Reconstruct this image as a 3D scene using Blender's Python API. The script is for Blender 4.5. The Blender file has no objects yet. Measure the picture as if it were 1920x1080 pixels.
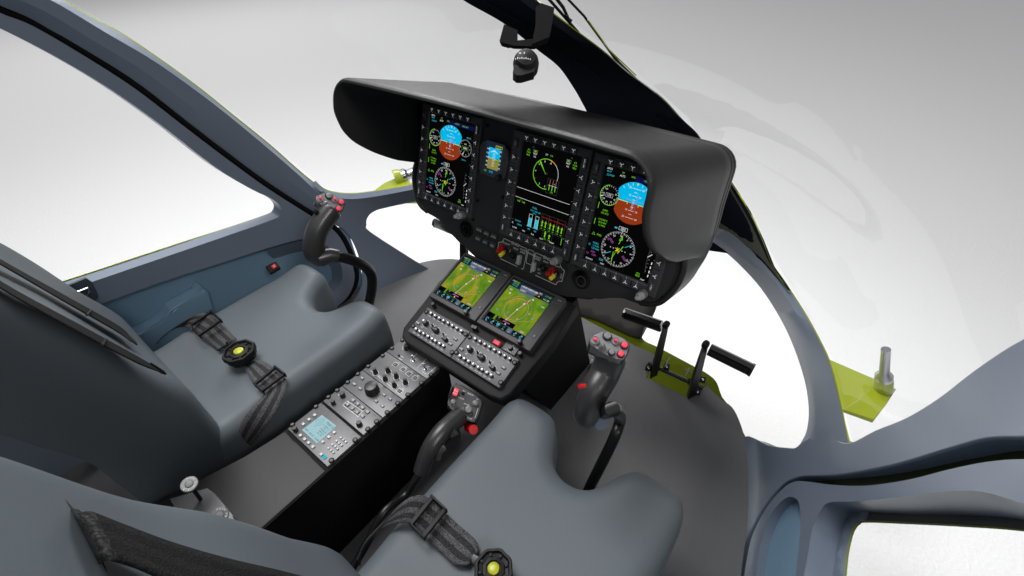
import bpy, bmesh, math, random
from mathutils import Vector, Matrix, Euler
from mathutils.geometry import delaunay_2d_cdt
random.seed(7)
PI = math.pi
S = bpy.context.scene
COL = S.collection

# ------------------------------------------------------------------ camera
CAM = Vector((0.57974, -0.70171, 0.73989))
CROT = Euler((0.8655, 0.0352, 0.6643), 'XYZ').to_matrix()
FPX = 872.78
cd = bpy.data.cameras.new('camera'); co = bpy.data.objects.new('camera', cd); COL.objects.link(co)
co.location = CAM; co.rotation_euler = (0.8655, 0.0352, 0.6643)
cd.sensor_width = 36; cd.lens = 36 * FPX / 1920; cd.clip_start = 0.01; cd.clip_end = 200
S.camera = co

def ray(u, v):
    return (CROT @ Vector((u - 960, -(v - 540), -FPX))).normalized()
def atx(u, v, x): d = ray(u, v); return CAM + d * ((x - CAM.x) / d.x)
def aty(u, v, y): d = ray(u, v); return CAM + d * ((y - CAM.y) / d.y)
def atz(u, v, z): d = ray(u, v); return CAM + d * ((z - CAM.z) / d.z)

class Fr:
    """local drawing frame: o origin, ex right, ey up, ez out"""
    def __init__(s, o, ex, ez):
        s.o = Vector(o); s.ez = Vector(ez).normalized(); ex = Vector(ex)
        s.ex = (ex - s.ez * ex.dot(s.ez)).normalized(); s.ey = s.ez.cross(s.ex)
        s.m = Matrix((s.ex, s.ey, s.ez)).transposed().to_4x4(); s.m.translation = s.o
    def __call__(s, x, y, z=0): return s.o + s.ex * x + s.ey * y + s.ez * z
    def px(s, u, v, h=0):
        d = ray(u, v); t = ((s.o + s.ez * h - CAM).dot(s.ez)) / d.dot(s.ez); P = CAM + d * t - s.o
        return (P.dot(s.ex), P.dot(s.ey))
    def sub(s, x, y, z=0, rot=0):
        ex = s.ex * math.cos(rot) + s.ey * math.sin(rot)
        return Fr(s(x, y, z), ex, s.ez)

# ------------------------------------------------------------------ materials
MATS = {}
def mat(name, col, rough=.5, metal=0, emit=None, es=1, bump=None, spec=.5, coat=0, mottle=0):
    m = bpy.data.materials.new(name); m.use_nodes = True; nt = m.node_tree; b = nt.nodes['Principled BSDF']
    b.inputs['Base Color'].default_value = (*col, 1); b.inputs['Roughness'].default_value = rough
    b.inputs['Metallic'].default_value = metal; b.inputs['Specular IOR Level'].default_value = spec
    b.inputs['Coat Weight'].default_value = coat
    if emit: b.inputs['Emission Color'].default_value = (*emit, 1); b.inputs['Emission Strength'].default_value = es
    tc = nt.nodes.new('ShaderNodeTexCoord')
    if bump:
        kind, sc, st = bump
        if kind == 'vor':
            t = nt.nodes.new('ShaderNodeTexVoronoi'); t.inputs['Scale'].default_value = sc; out = t.outputs['Distance']
        elif kind == 'weave':
            t = nt.nodes.new('ShaderNodeTexChecker'); t.inputs['Scale'].default_value = sc; out = t.outputs['Fac']
        else:
            t = nt.nodes.new('ShaderNodeTexNoise'); t.inputs['Scale'].default_value = sc; t.inputs['Detail'].default_value = 4; out = t.outputs['Fac']
        nt.links.new(tc.outputs['Object'], t.inputs['Vector'])
        bp = nt.nodes.new('ShaderNodeBump'); bp.inputs['Strength'].default_value = st; bp.inputs['Distance'].default_value = .001
        nt.links.new(out, bp.inputs['Height']); nt.links.new(bp.outputs[0], b.inputs['Normal'])
    if mottle:
        n = nt.nodes.new('ShaderNodeTexNoise'); n.inputs['Scale'].default_value = 9; n.inputs['Detail'].default_value = 6
        nt.links.new(tc.outputs['Object'], n.inputs['Vector'])
        r = nt.nodes.new('ShaderNodeMapRange'); r.inputs[3].default_value = 1 - mottle; r.inputs[4].default_value = 1 + mottle
        nt.links.new(n.outputs['Fac'], r.inputs[0])
        h = nt.nodes.new('ShaderNodeHueSaturation'); h.inputs['Color'].default_value = (*col, 1)
        nt.links.new(r.outputs[0], h.inputs['Value']); nt.links.new(h.outputs[0], b.inputs['Base Color'])
        rr = nt.nodes.new('ShaderNodeMapRange'); rr.inputs[3].default_value = rough - .06; rr.inputs[4].default_value = rough + .06
        nt.links.new(n.outputs['Fac'], rr.inputs[0]); nt.links.new(rr.outputs[0], b.inputs['Roughness'])
    MATS[name] = m; return m
def M(n): return MATS[n]
mat('leather', (.082, .097, .109), .56, spec=.35, bump=('noise', 260, .16), mottle=.05)
mat('trim', (.135, .165, .217), .32, spec=.5, bump=('noise', 900, .03), mottle=.03)
mat('trim_dark', (.035, .042, .058), .38)
mat('liner_blue', (.145, .25, .345), .42, bump=('noise', 700, .04), mottle=.05)
mat('green_paint', (.29, .34, .010), .35, coat=.4, mottle=.06)
mat('black_rubber', (.004, .004, .004), .8, spec=.1)
mat('panel', (.028, .028, .030), .6, spec=.3, bump=('noise', 1500, .10))
mat('hood', (.015, .015, .0152), .42, spec=.30, bump=('noise', 1300, .22), mottle=.04)
mat('hood_inside', (.006, .006, .007), .85)
mat('bezel', (.050, .050, .053), .5, bump=('noise', 1800, .06))
mat('key', (.055, .055, .058), .4)
mat('key_ink', (.9, .9, .9), .5, emit=(.8, .8, .8), es=.35)  # ink glows a little so symbols stay bright on the dim panel
mat('nose_liner', (.028, .026, .024), .7, spec=.2)
mat('green_shaded', (.062, .080, .0005), .75, spec=.08)  # the green paint, darkened for the shade inside the nose shell
mat('green_deep_shade', (.022, .028, .001), .6, spec=.2)  # green paint again, coloured darker still for the shaded cowl edge
mat('housing', (.010, .010, .011), .6, spec=.3)
mat('post', (.010, .012, .018), .6, spec=.0)
mat('air_face', (.15, .15, .15), .4, metal=.3)
mat('key_grey', (.16, .16, .16), .4)
mat('black', (.006, .006, .006), .5, spec=.2)
mat('black_gloss', (.008, .008, .009), .18, coat=.3)
mat('console_face', (.082, .082, .085), .38, metal=.2, bump=('noise', 1200, .06), mottle=.04)
mat('console_side', (.004, .004, .0045), .7, spec=.15)
mat('console_shell', (.018, .0175, .017), .45, spec=.22, bump=('noise', 1400, .15))
mat('audio_face', (.075, .075, .083), .42, bump=('noise', 1500, .05))
mat('knob', (.012, .012, .012), .4)
mat('knob_tip', (.75, .75, .75), .25, metal=.3)
mat('steel', (.40, .41, .44), .18, metal=1)
mat('grey_plastic', (.38, .38, .38), .4)
mat('reveal', (.085, .080, .080), .8)
mat('carpet', (.112, .112, .115), .9, bump=('noise', 420, 1.0), mottle=.12)
mat('white_ink', (.75, .75, .75), .6)
mat('red_paint', (.50, .006, .006), .4)
mat('pink_red', (.75, .05, .08), .45, emit=(.8, .05, .08), es=.10)  # small emission added to brighten the red paint
mat('yellow_paint', (.72, .62, .01), .4)
mat('yellow_button', (.36, .38, .008), .35)
mat('grip', (.022, .022, .023), .34, bump=('noise', 1500, .06))
mat('grip_plate', (.17, .17, .178), .45)
mat('stick_tube', (.004, .004, .004), .35, spec=.35)
mat('screen_glass', (.002, .002, .002), .12, spec=.3)
def em(name, c, s=1.0):
    m = bpy.data.materials.new(name); m.use_nodes = True; nt = m.node_tree
    nt.nodes.clear(); o = nt.nodes.new('ShaderNodeOutputMaterial'); e = nt.nodes.new('ShaderNodeEmission')
    e.inputs[0].default_value = (*c, 1); e.inputs[1].default_value = s; nt.links.new(e.outputs[0], o.inputs[0]); MATS[name] = m
em('l_white', (.80, .80, .80)); em('l_sky', (.0, .47, .80)); em('l_earth', (.27, .035, .008)); em('l_green', (.17, .62, .01))
em('l_cyan', (.03, .50, .64)); em('l_mag', (.40, .08, .36)); em('l_yellow', (.80, .66, .03)); em('l_red', (.6, .02, .01))
em('l_black', (.002, .002, .002)); em('l_navy', (.005, .005, .06)); em('l_dim', (.10, .10, .10)); em('l_orange', (.7, .25, .03))
em('l_olive', (.26, .22, .05)); em('l_lcd', (.36, .58, .62)); em('l_lcddark', (.03, .06, .07)); em('l_slate', (.10, .13, .20))
em('l_dkgreen', (.05, .16, .03)); em('l_navblue', (.01, .02, .035)); em('l_icon', (.08, .38, .52)); em('l_pink', (.65, .30, .25))
# moving map: procedural terrain greens
m = bpy.data.materials.new('map_screen'); m.use_nodes = True; nt = m.node_tree; nt.nodes.clear()
o = nt.nodes.new('ShaderNodeOutputMaterial'); e = nt.nodes.new('ShaderNodeEmission'); tc = nt.nodes.new('ShaderNodeTexCoord')
mp = nt.nodes.new('ShaderNodeMapping'); mp.inputs['Scale'].default_value = (1, .45, 1); mp.inputs['Rotation'].default_value = (0, 0, .5)
n = nt.nodes.new('ShaderNodeTexNoise'); n.inputs['Scale'].default_value = 26; n.inputs['Detail'].default_value = 6; n.inputs['Distortion'].default_value = 1.2
r = nt.nodes.new('ShaderNodeValToRGB'); cr = r.color_ramp
cr.elements[0].position = .34; cr.elements[0].color = (.07, .20, .012, 1); cr.elements[1].position = .68; cr.elements[1].color = (.34, .30, .015, 1)
x = cr.elements.new(.5); x.color = (.14, .26, .015, 1)
nt.links.new(tc.outputs['Object'], mp.inputs[0]); nt.links.new(mp.outputs[0], n.inputs['Vector']); nt.links.new(n.outputs['Fac'], r.inputs[0])
nt.links.new(r.outputs[0], e.inputs[0]); nt.links.new(e.outputs[0], o.inputs[0]); MATS['map_screen'] = m
# webbing (uses the uv laid along the strap)
def webbing(name, dark, light):
    m = bpy.data.materials.new(name); m.use_nodes = True; nt = m.node_tree; b = nt.nodes['Principled BSDF']
    uv = nt.nodes.new('ShaderNodeTexCoord'); sp = nt.nodes.new('ShaderNodeSeparateXYZ'); nt.links.new(uv.outputs['UV'], sp.inputs[0])
    a = nt.nodes.new('ShaderNodeMath'); a.operation = 'MULTIPLY'; a.inputs[1].default_value = 2 * PI * 2.5; nt.links.new(sp.outputs[0], a.inputs[0])
    s = nt.nodes.new('ShaderNodeMath'); s.operation = 'SINE'; nt.links.new(a.outputs[0], s.inputs[0])
    g = nt.nodes.new('ShaderNodeMath'); g.operation = 'GREATER_THAN'; g.inputs[1].default_value = 0; nt.links.new(s.outputs[0], g.inputs[0])
    w = nt.nodes.new('ShaderNodeTexVoronoi'); w.inputs['Scale'].default_value = 1
    mp = nt.nodes.new('ShaderNodeMapping'); mp.inputs['Scale'].default_value = (26, 520, 1); nt.links.new(uv.outputs['UV'], mp.inputs[0]); nt.links.new(mp.outputs[0], w.inputs['Vector'])
    mx = nt.nodes.new('ShaderNodeMix'); mx.data_type = 'RGBA'; mx.inputs[6].default_value = (*dark, 1); mx.inputs[7].default_value = (*light, 1)
    nt.links.new(g.outputs[0], mx.inputs[0])
    m2 = nt.nodes.new('ShaderNodeMix'); m2.data_type = 'RGBA'; m2.blend_type = 'MULTIPLY'; m2.inputs[0].default_value = .75
    rr = nt.nodes.new('ShaderNodeValToRGB'); rr.color_ramp.elements[0].color = (1.8, 1.8, 1.8, 1); rr.color_ramp.elements[1].color = (.25, .25, .25, 1); rr.color_ramp.elements[1].position = .75
    nt.links.new(w.outputs['Distance'], rr.inputs[0]); nt.links.new(mx.outputs[2], m2.inputs[6]); nt.links.new(rr.outputs[0], m2.inputs[7])
    nt.links.new(m2.outputs[2], b.inputs['Base Color']); b.inputs['Roughness'].default_value = .8; b.inputs['Specular IOR Level'].default_value = .18
    bp = nt.nodes.new('ShaderNodeBump'); bp.inputs['Distance'].default_value = .0008; bp.inputs['Strength'].default_value = .6; nt.links.new(w.outputs['Distance'], bp.inputs['Height']); nt.links.new(bp.outputs[0], b.inputs['Normal'])
    MATS[name] = m
webbing('webbing', (.026, .026, .028), (.075, .075, .079)); webbing('webbing_black', (.005, .005, .005), (.008, .008, .008)); webbing('mesh_black', (.012, .012, .012), (.016, .016, .016)); webbing('strap_black', (.006, .006, .006), (.010, .010, .010))
for n_ in MATS['mesh_black'].node_tree.nodes:
    if n_.type == 'MAPPING': n_.inputs['Scale'].default_value = (22, 480, 1)
    if n_.type == 'BUMP': n_.inputs['Distance'].default_value = .0005; n_.inputs['Strength'].default_value = .3
    if n_.type == 'VALTORGB': n_.color_ramp.elements[0].color = (3.2, 3.2, 3.2, 1); n_.color_ramp.elements[1].color = (.1, .1, .1, 1)
# glass
m = bpy.data.materials.new('glass'); m.use_nodes = True; nt = m.node_tree; nt.nodes.clear()
o = nt.nodes.new('ShaderNodeOutputMaterial'); t = nt.nodes.new('ShaderNodeBsdfTransparent'); t.inputs[0].default_value = (.95, .95, .95, 1)
g = nt.nodes.new('ShaderNodeBsdfGlossy'); g.inputs['Roughness'].default_value = .0; fr = nt.nodes.new('ShaderNodeFresnel'); fr.inputs[0].default_value = 1.45
mx = nt.nodes.new('ShaderNodeMixShader'); ml = nt.nodes.new('ShaderNodeMath'); ml.operation = 'MULTIPLY'; ml.inputs[1].default_value = .26; nt.links.new(fr.outputs[0], ml.inputs[0]); nt.links.new(ml.outputs[0], mx.inputs[0]); nt.links.new(t.outputs[0], mx.inputs[1]); nt.links.new(g.outputs[0], mx.inputs[2])
nt.links.new(mx.outputs[0], o.inputs[0]); MATS['glass'] = m

# ------------------------------------------------------------------ mesh builder
_gly = {}
def glyphs(s):
    if s not in _gly:
        c = bpy.data.curves.new('t', 'FONT'); c.body = s; c.size = 1; c.align_x = 'CENTER'; c.align_y = 'CENTER'; c.resolution_u = 2
        ob = bpy.data.objects.new('t', c); me = ob.to_mesh()
        _gly[s] = ([v.co.copy() for v in me.vertices], [tuple(p.vertices) for p in me.polygons])
        ob.to_mesh_clear(); bpy.data.objects.remove(ob); bpy.data.curves.remove(c)
    return _gly[s]
class MB:
    def __init__(s, fr=None): s.v = []; s.f = []; s.mt = []; s.mats = []; s.uv = {}; s.fr = fr
    def mi(s, m):
        if m not in s.mats: s.mats.append(m)
        return s.mats.index(m)
    def add(s, vs, fs, m, fr=None):
        fr = fr or s.fr; b = len(s.v); i = s.mi(m)
        s.v += [fr(*p) if fr else Vector(p) for p in vs]
        s.f += [tuple(b + k for k in f) for f in fs]; s.mt += [i] * len(fs)
    def poly(s, pts, h, m, depth=0, fr=None):      # flat shape, or prism down to h-depth
        n = len(pts); a = sum(pts[i][0] * pts[(i + 1) % n][1] - pts[(i + 1) % n][0] * pts[i][1] for i in range(n))
        if a < 0: pts = pts[::-1]
        vs = [(x, y, h) for x, y in pts]; fs = [tuple(range(n))]
        if depth:
            vs += [(x, y, h - depth) for x, y in pts]; fs += [(i, i + n, (i + 1) % n + n, (i + 1) % n) for i in range(n)]
            fs.append(tuple(range(2 * n - 1, n - 1, -1)))
        s.add(vs, fs, m, fr)
    def rect(s, x0, y0, x1, y1, h, m, depth=0, fr=None): s.poly([(x0, y0), (x1, y0), (x1, y1), (x0, y1)], h, m, depth, fr)
    def line(s, pts, w, h, m, closed=False, fr=None):
        n = len(pts)
        for i in range(n if closed else n - 1):
            a = Vector(pts[i]).to_2d(); b = Vector(pts[(i + 1) % n]).to_2d(); d = b - a
            if d.length < 1e-7: continue
            d.normalize(); q = Vector((-d.y, d.x)) * w / 2; a = a - d * w * .3; b = b + d * w * .3
            s.add([(*(a - q), h), (*(b - q), h), (*(b + q), h), (*(a + q), h)], [(0, 1, 2, 3)], m, fr)
    def disc(s, x, y, r, h, m, n=28, fr=None, ry=None):
        s.poly([(x + r * math.cos(2 * PI * i / n), y + (ry or r) * math.sin(2 * PI * i / n)) for i in range(n)], h, m, 0, fr)
    def arc(s, x, y, r, w, h, m, a0=0, a1=360, n=40, fr=None):
        s.line([(x + r * math.cos(math.radians(a0 + (a1 - a0) * i / n)), y + r * math.sin(math.radians(a0 + (a1 - a0) * i / n))) for i in range(n + 1)], w, h, m, False, fr)
    def ticks(s, x, y, r0, r1, k, w, h, m, a0=0, a1=360, fr=None):
        for i in range(k):
            a = math.radians(a0 + (a1 - a0) * i / k)
            s.line([(x + r0 * math.cos(a), y + r0 * math.sin(a)), (x + r1 * math.cos(a), y + r1 * math.sin(a))], w, h, m, False, fr)
    def text(s, t, x, y, size, h, m, rot=0, fr=None, sx=1):
        vs, fs = glyphs(t); c, q = math.cos(rot), math.sin(rot)
        s.add([(x + (p.x * c * sx - p.y * q) * size, y + (p.x * q * sx + p.y * c) * size, h) for p in vs], fs, m, fr)
    def box(s, x0, y0, z0, x1, y1, z1, m, bev=0, fr=None, seg=2):
        bm = bmesh.new(); bmesh.ops.create_cube(bm, size=1)
        for v in bm.verts: v.co = Vector(((x0 + x1) / 2 + v.co.x * (x1 - x0), (y0 + y1) / 2 + v.co.y * (y1 - y0), (z0 + z1) / 2 + v.co.z * (z1 - z0)))
        if bev: bmesh.ops.bevel(bm, geom=bm.edges[:], offset=bev, segments=seg, profile=.5, affect='EDGES')
        s.addbm(bm, m, fr)
    def addbm(s, bm, m, fr=None):
        bm.verts.index_update(); s.add([tuple(v.co) for v in bm.verts], [tuple(v.index for v in f.verts) for f in bm.faces], m, fr); bm.free()
    def lathe(s, x, y, prof, m, n=24, fr=None, mods=None):   # prof [(r,h)...] axis ez
        vs = []; fs = []
        for r, h in prof:
            for i in range(n):
                a = 2 * PI * i / n; rr = r * (mods(i) if mods else 1); vs.append((x + rr * math.cos(a), y + rr * math.sin(a), h))
        for k in range(len(prof) - 1):
            for i in range(n): j = (i + 1) % n; fs.append((k * n + i, k * n + j, (k + 1) * n + j, (k + 1) * n + i))
        fs.append(tuple((len(prof) - 1) * n + i for i in range(n))); fs.append(tuple(reversed(range(n))))
        s.add(vs, fs, m, fr)
    def prism(s, pts, z0, z1, m, bev=0, fr=None, seg=3):      # bevelled extruded outline
        n = len(pts); a = sum(pts[i][0] * pts[(i + 1) % n][1] - pts[(i + 1) % n][0] * pts[i][1] for i in range(n))
        if a < 0: pts = pts[::-1]
        bm = bmesh.new(); lo = [bm.verts.new((x, y, z0)) for x, y in pts]; hi = [bm.verts.new((x, y, z1)) for x, y in pts]
        top = bm.faces.new(hi); bm.faces.new(lo[::-1])
        for i in range(n): bm.faces.new((lo[i], lo[(i + 1) % n], hi[(i + 1) % n], hi[i]))
        if bev: bmesh.ops.bevel(bm, geom=list(top.edges), offset=bev, segments=seg, profile=.5, affect='EDGES')
        s.addbm(bm, m, fr)
    def tube(s, pts, rad, m, n=12, flat=1, cap=True, up=None):
        pts = [Vector(p) for p in pts]; rads = rad if isinstance(rad, (list, tuple)) else [rad] * len(pts)
        b = len(s.v); i0 = s.mi(m); prev = None
        for k, p in enumerate(pts):
            t = (pts[min(k + 1, len(pts) - 1)] - pts[max(k - 1, 0)]).normalized()
            if prev is None: q = Vector(up) if up else (Vector((0, 0, 1)) if abs(t.z) < .9 else Vector((1, 0, 0)))
            else: q = prev
            q = (q - t * q.dot(t)).normalized(); prev = q; w = t.cross(q)
            for i in range(n):
                a = 2 * PI * i / n; s.v.append(p + (q * math.cos(a) + w * math.sin(a) * flat) * rads[k])
        fs = []
        for k in range(len(pts) - 1):
            for i in range(n): j = (i + 1) % n; fs.append((b + k * n + i, b + k * n + j, b + (k + 1) * n + j, b + (k + 1) * n + i))
        if cap: fs.append(tuple(b + i for i in reversed(range(n)))); fs.append(tuple(b + (len(pts) - 1) * n + i for i in range(n)))
        s.f += fs; s.mt += [i0] * len(fs)
    def build(s, name, parent=None, ang=38, cen=None):
        me = bpy.data.meshes.new(name); me.from_pydata([tuple(p) for p in s.v], [], s.f)
        for m in s.mats: me.materials.append(M(m))
        me.polygons.foreach_set('material_index', s.mt); me.polygons.foreach_set('use_smooth', [True] * len(me.polygons))
        me.update()
        try: me.set_sharp_from_angle(angle=math.radians(ang))
        except Exception: pass
        o = bpy.data.objects.new(name, me); COL.objects.link(o)
        if parent: o.parent = parent
        return o
def thing(name, label, cat, group=None):
    o = bpy.data.objects.new(name, None); COL.objects.link(o); o.empty_display_size = .05; return tag(o, label, cat, group)
def tag(o, label=None, cat=None, group=None, kind=None):
    if label: o['label'] = label
    if cat: o['category'] = cat
    if group: o['group'] = group
    if kind: o['kind'] = kind
    return o
def cr(pts, n):     # Catmull-Rom through 2D/3D points -> n samples
    P = [Vector(p) for p in pts]; P = [P[0] * 2 - P[1]] + P + [P[-1] * 2 - P[-2]]; out = []; seg = len(P) - 3
    for i in range(n):
        t = i / (n - 1) * seg; k = min(int(t), seg - 1); t -= k; a, b, c, d = P[k:k + 4]
        out.append(.5 * ((2 * b) + (c - a) * t + (2 * a - 5 * b + 4 * c - d) * t * t + (3 * b - a - 3 * c + d) * t ** 3))
    return out
def crc(pts, per=6):   # closed smooth loop
    P = [Vector(p) for p in pts]; n = len(P); out = []
    for k in range(n):
        a, b, c, d = P[k - 1], P[k], P[(k + 1) % n], P[(k + 2) % n]
        for j in range(per):
            t = j / per; out.append(.5 * ((2 * b) + (c - a) * t + (2 * a - 5 * b + 4 * c - d) * t * t + (3 * b - a - 3 * c + d) * t ** 3))
    return out
def loft(curves, m, mb=None):
    mb = mb or MB(); n = len(curves[0]); b = len(mb.v); i0 = mb.mi(m)
    for c in curves: mb.v += [Vector(p) for p in c]
    for k in range(len(curves) - 1):
        for i in range(n - 1): mb.f.append((b + k * n + i, b + k * n + i + 1, b + (k + 1) * n + i + 1, b + (k + 1) * n + i)); mb.mt.append(i0)
    return mb
def inside(p, poly):
    x, y = p[0], p[1]; c = False; n = len(poly); j = n - 1
    for i in range(n):
        xi, yi = poly[i][0], poly[i][1]; xj, yj = poly[j][0], poly[j][1]
        if (yi > y) != (yj > y) and x < (xj - xi) * (y - yi) / (yj - yi) + xi: c = not c
        j = i
    return c
def dense(poly, step):
    out = []; n = len(poly)
    for i in range(n):
        a = Vector(poly[i][:2]); b = Vector(poly[(i + 1) % n][:2]); k = max(1, int((b - a).length / step))
        for j in range(k): out.append(a + (b - a) * j / k)
    return out
def dist_poly(p, poly):
    best = 1e9; n = len(poly); px, py = p[0], p[1]
    for i in range(n):
        ax, ay = poly[i][0], poly[i][1]; bx, by = poly[(i + 1) % n][0], poly[(i + 1) % n][1]; dx, dy = bx - ax, by - ay
        L = dx * dx + dy * dy; t = 0 if L == 0 else max(0, min(1, ((px - ax) * dx + (py - ay) * dy) / L))
        q = (px - ax - dx * t) ** 2 + (py - ay - dy * t) ** 2
        if q < best: best = q
    return math.sqrt(best)
def tri(outline, holes, step, extra=()):
    loops = [dense(outline, step)] + [dense(h, step) for h in holes]
    vs = []; es = []
    for L in loops:
        b = len(vs); vs += L; es += [(b + i, b + (i + 1) % len(L)) for i in range(len(L))]
    nb = len(vs)
    xs = [p[0] for p in loops[0]]; ys = [p[1] for p in loops[0]]
    y = min(ys) + step / 2; row = 0
    while y < max(ys):
        x = min(xs) + step / 2 * (row % 2)
        while x < max(xs):
            if inside((x, y), loops[0]) and not any(inside((x, y), h) for h in loops[1:]) and min(dist_poly((x, y), L) for L in loops) > step * .6: vs.append(Vector((x, y)))
            x += step
        y += step * .87; row += 1
    for p in extra: vs.append(Vector(p))
    r = delaunay_2d_cdt(vs, es, [], 0, 1e-7)
    fs = []
    for f in r[2]:
        c = sum((r[0][i] for i in f), Vector((0, 0))) / len(f)
        if inside(c, loops[0]) and not any(inside(c, h) for h in loops[1:]): fs.append(tuple(f))
    return r[0], fs

# hull surface of the cabin: half width and length as functions of height
def itp(t, x):
    if x <= t[0][0]: return t[0][1]
    if x >= t[-1][0]: return t[-1][1]
    n = len(t)      # smooth monotone cubic through the table
    for i in range(n - 1):
        if x <= t[i + 1][0]: break
    sl = lambda j: (t[j + 1][1] - t[j][1]) / (t[j + 1][0] - t[j][0])
    def tan(j):
        if j == 0: return sl(0)
        if j == n - 1: return sl(n - 2)
        a, b = sl(j - 1), sl(j); return 0 if a * b <= 0 else 2 * a * b / (a + b)
    h = t[i + 1][0] - t[i][0]; k = (x - t[i][0]) / h; m0, m1 = tan(i) * h, tan(i + 1) * h
    return (2 * k ** 3 - 3 * k * k + 1) * t[i][1] + (k ** 3 - 2 * k * k + k) * m0 + (-2 * k ** 3 + 3 * k * k) * t[i + 1][1] + (k ** 3 - k * k) * m1
HA = [(-.8, .42), (-.6, .62), (-.42, .745), (-.12, .792), (0, .788), (.25, .776), (.6, .755), (1.0, .62), (1.3, .3)]
HB = [(-.8, .55), (-.6, .9), (-.42, 1.08), (-.12, 1.06), (0, 1.0), (.186, .94), (.43, .56), (.6, .33), (1.0, .12), (1.3, .02)]
Y0 = -.3
def hullF(p):
    a = itp(HA, p.z); b = itp(HB, p.z); dy = max(0, p.y - Y0)
    return (p.x / a) ** 2 + (dy / b) ** 2 - 1
def hull(u, v):
    d = ray(u, v); t = .02; st = .02
    while t < 6:
        p = CAM + d * t
        if hullF(p) > 0 or p.z < -.75: break
        t += st
    lo, hi = t - st, t
    for _ in range(24):
        md = (lo + hi) / 2; p = CAM + d * md
        if hullF(p) > 0 or p.z < -.75: hi = md
        else: lo = md
    return CAM + d * hi
def sheet(name, outline, holes, m, parent, thick, step=14, surf=hull, bev=.004, skin=None, off=0, smooth=True):
    """a shell panel: outline (photo pixels) laid on the surface, real thickness outward"""
    vs, fs = tri(outline, holes, step)
    bm = bmesh.new(); V = [bm.verts.new(surf(p[0], p[1])) for p in vs]
    for f in fs:
        try: bm.faces.new([V[i] for i in f])
        except Exception: pass
    for v in [v for v in bm.verts if not v.link_faces]: bm.verts.remove(v)
    bmesh.ops.recalc_face_normals(bm, faces=bm.faces[:]); bm.normal_update()
    f0 = bm.faces[0]
    s = sum(((f.calc_center_median() - CAM).dot(f.normal) * f.calc_area() for f in bm.faces))
    if s > 0: bmesh.ops.reverse_faces(bm, faces=bm.faces[:])   # normals towards the cabin
    bm.normal_update()
    if off:
        mv = [(v, v.normal.copy()) for v in bm.verts]
        for v, nn in mv: v.co -= nn * off
    def link(bm, nm, mm, th, par):
        me = bpy.data.meshes.new(nm); bm.to_mesh(me); me.materials.append(M(mm))
        me.polygons.foreach_set('use_smooth', [True] * len(me.polygons)); o = bpy.data.objects.new(nm, me); COL.objects.link(o); o.parent = par
        if th:
            md = o.modifiers.new('solid', 'SOLIDIFY'); md.thickness = th; md.offset = -1; md.use_even_offset = False
        if bev and th > .003:
            b = o.modifiers.new('bev', 'BEVEL'); b.width = bev; b.segments = 3; b.limit_method = 'ANGLE'; b.angle_limit = math.radians(50); b.harden_normals = True
        return o
    o = link(bm, name, m, thick, parent)
    if skin:
        b2 = bm.copy(); b2.verts.ensure_lookup_table(); b2.normal_update(); mv = {}
        for v in b2.verts: mv[v] = -v.normal * (thick + .001)
        for e_ in [e_ for e_ in b2.edges if e_.is_boundary]:
            f = e_.link_faces[0]; c = f.calc_center_median(); mid = (e_.verts[0].co + e_.verts[1].co) / 2; d = mid - c
            t = (e_.verts[1].co - e_.verts[0].co).normalized(); d = (d - t * d.dot(t)).normalized() * skin
            for v in e_.verts: mv[v] = mv[v] + d * .5
        for v, d in mv.items(): v.co += d
        link(b2, 'outer_skin', 'green_paint', .004, parent); b2.free()
    bm.free(); return o
# ------------------------------------------------------------------ airframe
def pr(P):
    q = CROT.transposed() @ (Vector(P) - CAM); return (960 + FPX * q.x / -q.z, 540 - FPX * q.y / -q.z)
def hin(u, v, d=0):
    p = hull(u, v); return p + (CAM - p).normalized() * d
air = thing('helicopter_cabin', 'blue grey helicopter cabin frame with thin yellow green edges and clear bubble windshield', 'helicopter cabin')

def lf(name, rows, m, parent, n=40, ang=60):
    cs = []
    for pts, d in rows:
        dd = (lambda t: d) if not isinstance(d, (list, tuple)) else (lambda t: d[min(int(t * (len(d) - 1)), len(d) - 2)] + (d[min(int(t * (len(d) - 1)), len(d) - 2) + 1] - d[min(int(t * (len(d) - 1)), len(d) - 2)]) * (t * (len(d) - 1) - min(int(t * (len(d) - 1)), len(d) - 2)))
        cs.append([hin(p[0], p[1], dd(i / (n - 1))) for i, p in enumerate(cr(pts, n))])
    return loft(cs, m).build(name, parent, ang)

# left windshield pillar
PA = [(-140, -40), (-60, -22), (0, 10), (60, 36), (150, 90), (250, 152), (340, 223), (420, 284), (500, 342), (585, 396), (640, 428), (666, 462), (680, 515), (672, 553), (650, 580), (618, 606)]
PB = [(-60, -120), (0, -60), (50, -22), (110, 8), (200, 62), (285, 112), (365, 168), (430, 218), (500, 276), (560, 328), (598, 364), (640, 382), (690, 392), (692, 430), (720, 455), (760, 486)]
PC = [(-20, -130), (40, -70), (90, -22), (150, 20), (222, 60), (303, 114), (375, 167), (438, 218), (505, 272), (566, 326), (602, 353), (625, 361)]
PD = PC[:]
lf('windshield_pillar', [([(p[0] + 6, p[1] + 2) for p in PA[:11]], -.05), (PA[:11], .0), ([((a[0] * .5 + b[0] * .5), (a[1] * .5 + b[1] * .5)) for a, b in zip(PA[:11], PB[:11])], .012), (PB[:11], .010), (PC[:11], -.03)], 'trim', air, 60, 16)
lf('edge_trim', [([(p[0] - 1, p[1] + 1) for p in PC], -.029), ([(p[0] + 1.5, p[1] - 1.5) for p in PC], -.034)], 'green_paint', air, 50)
WSL = [(-.775, -.10, .0), (-.745, .02, 0), (-.69, .13, 0), (-.60, .265, .01), (-.50, .40, .04), (-.284, .638, .1), (-.1, .70, .145)]
wl = [pr(p) for p in WSL]
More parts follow.
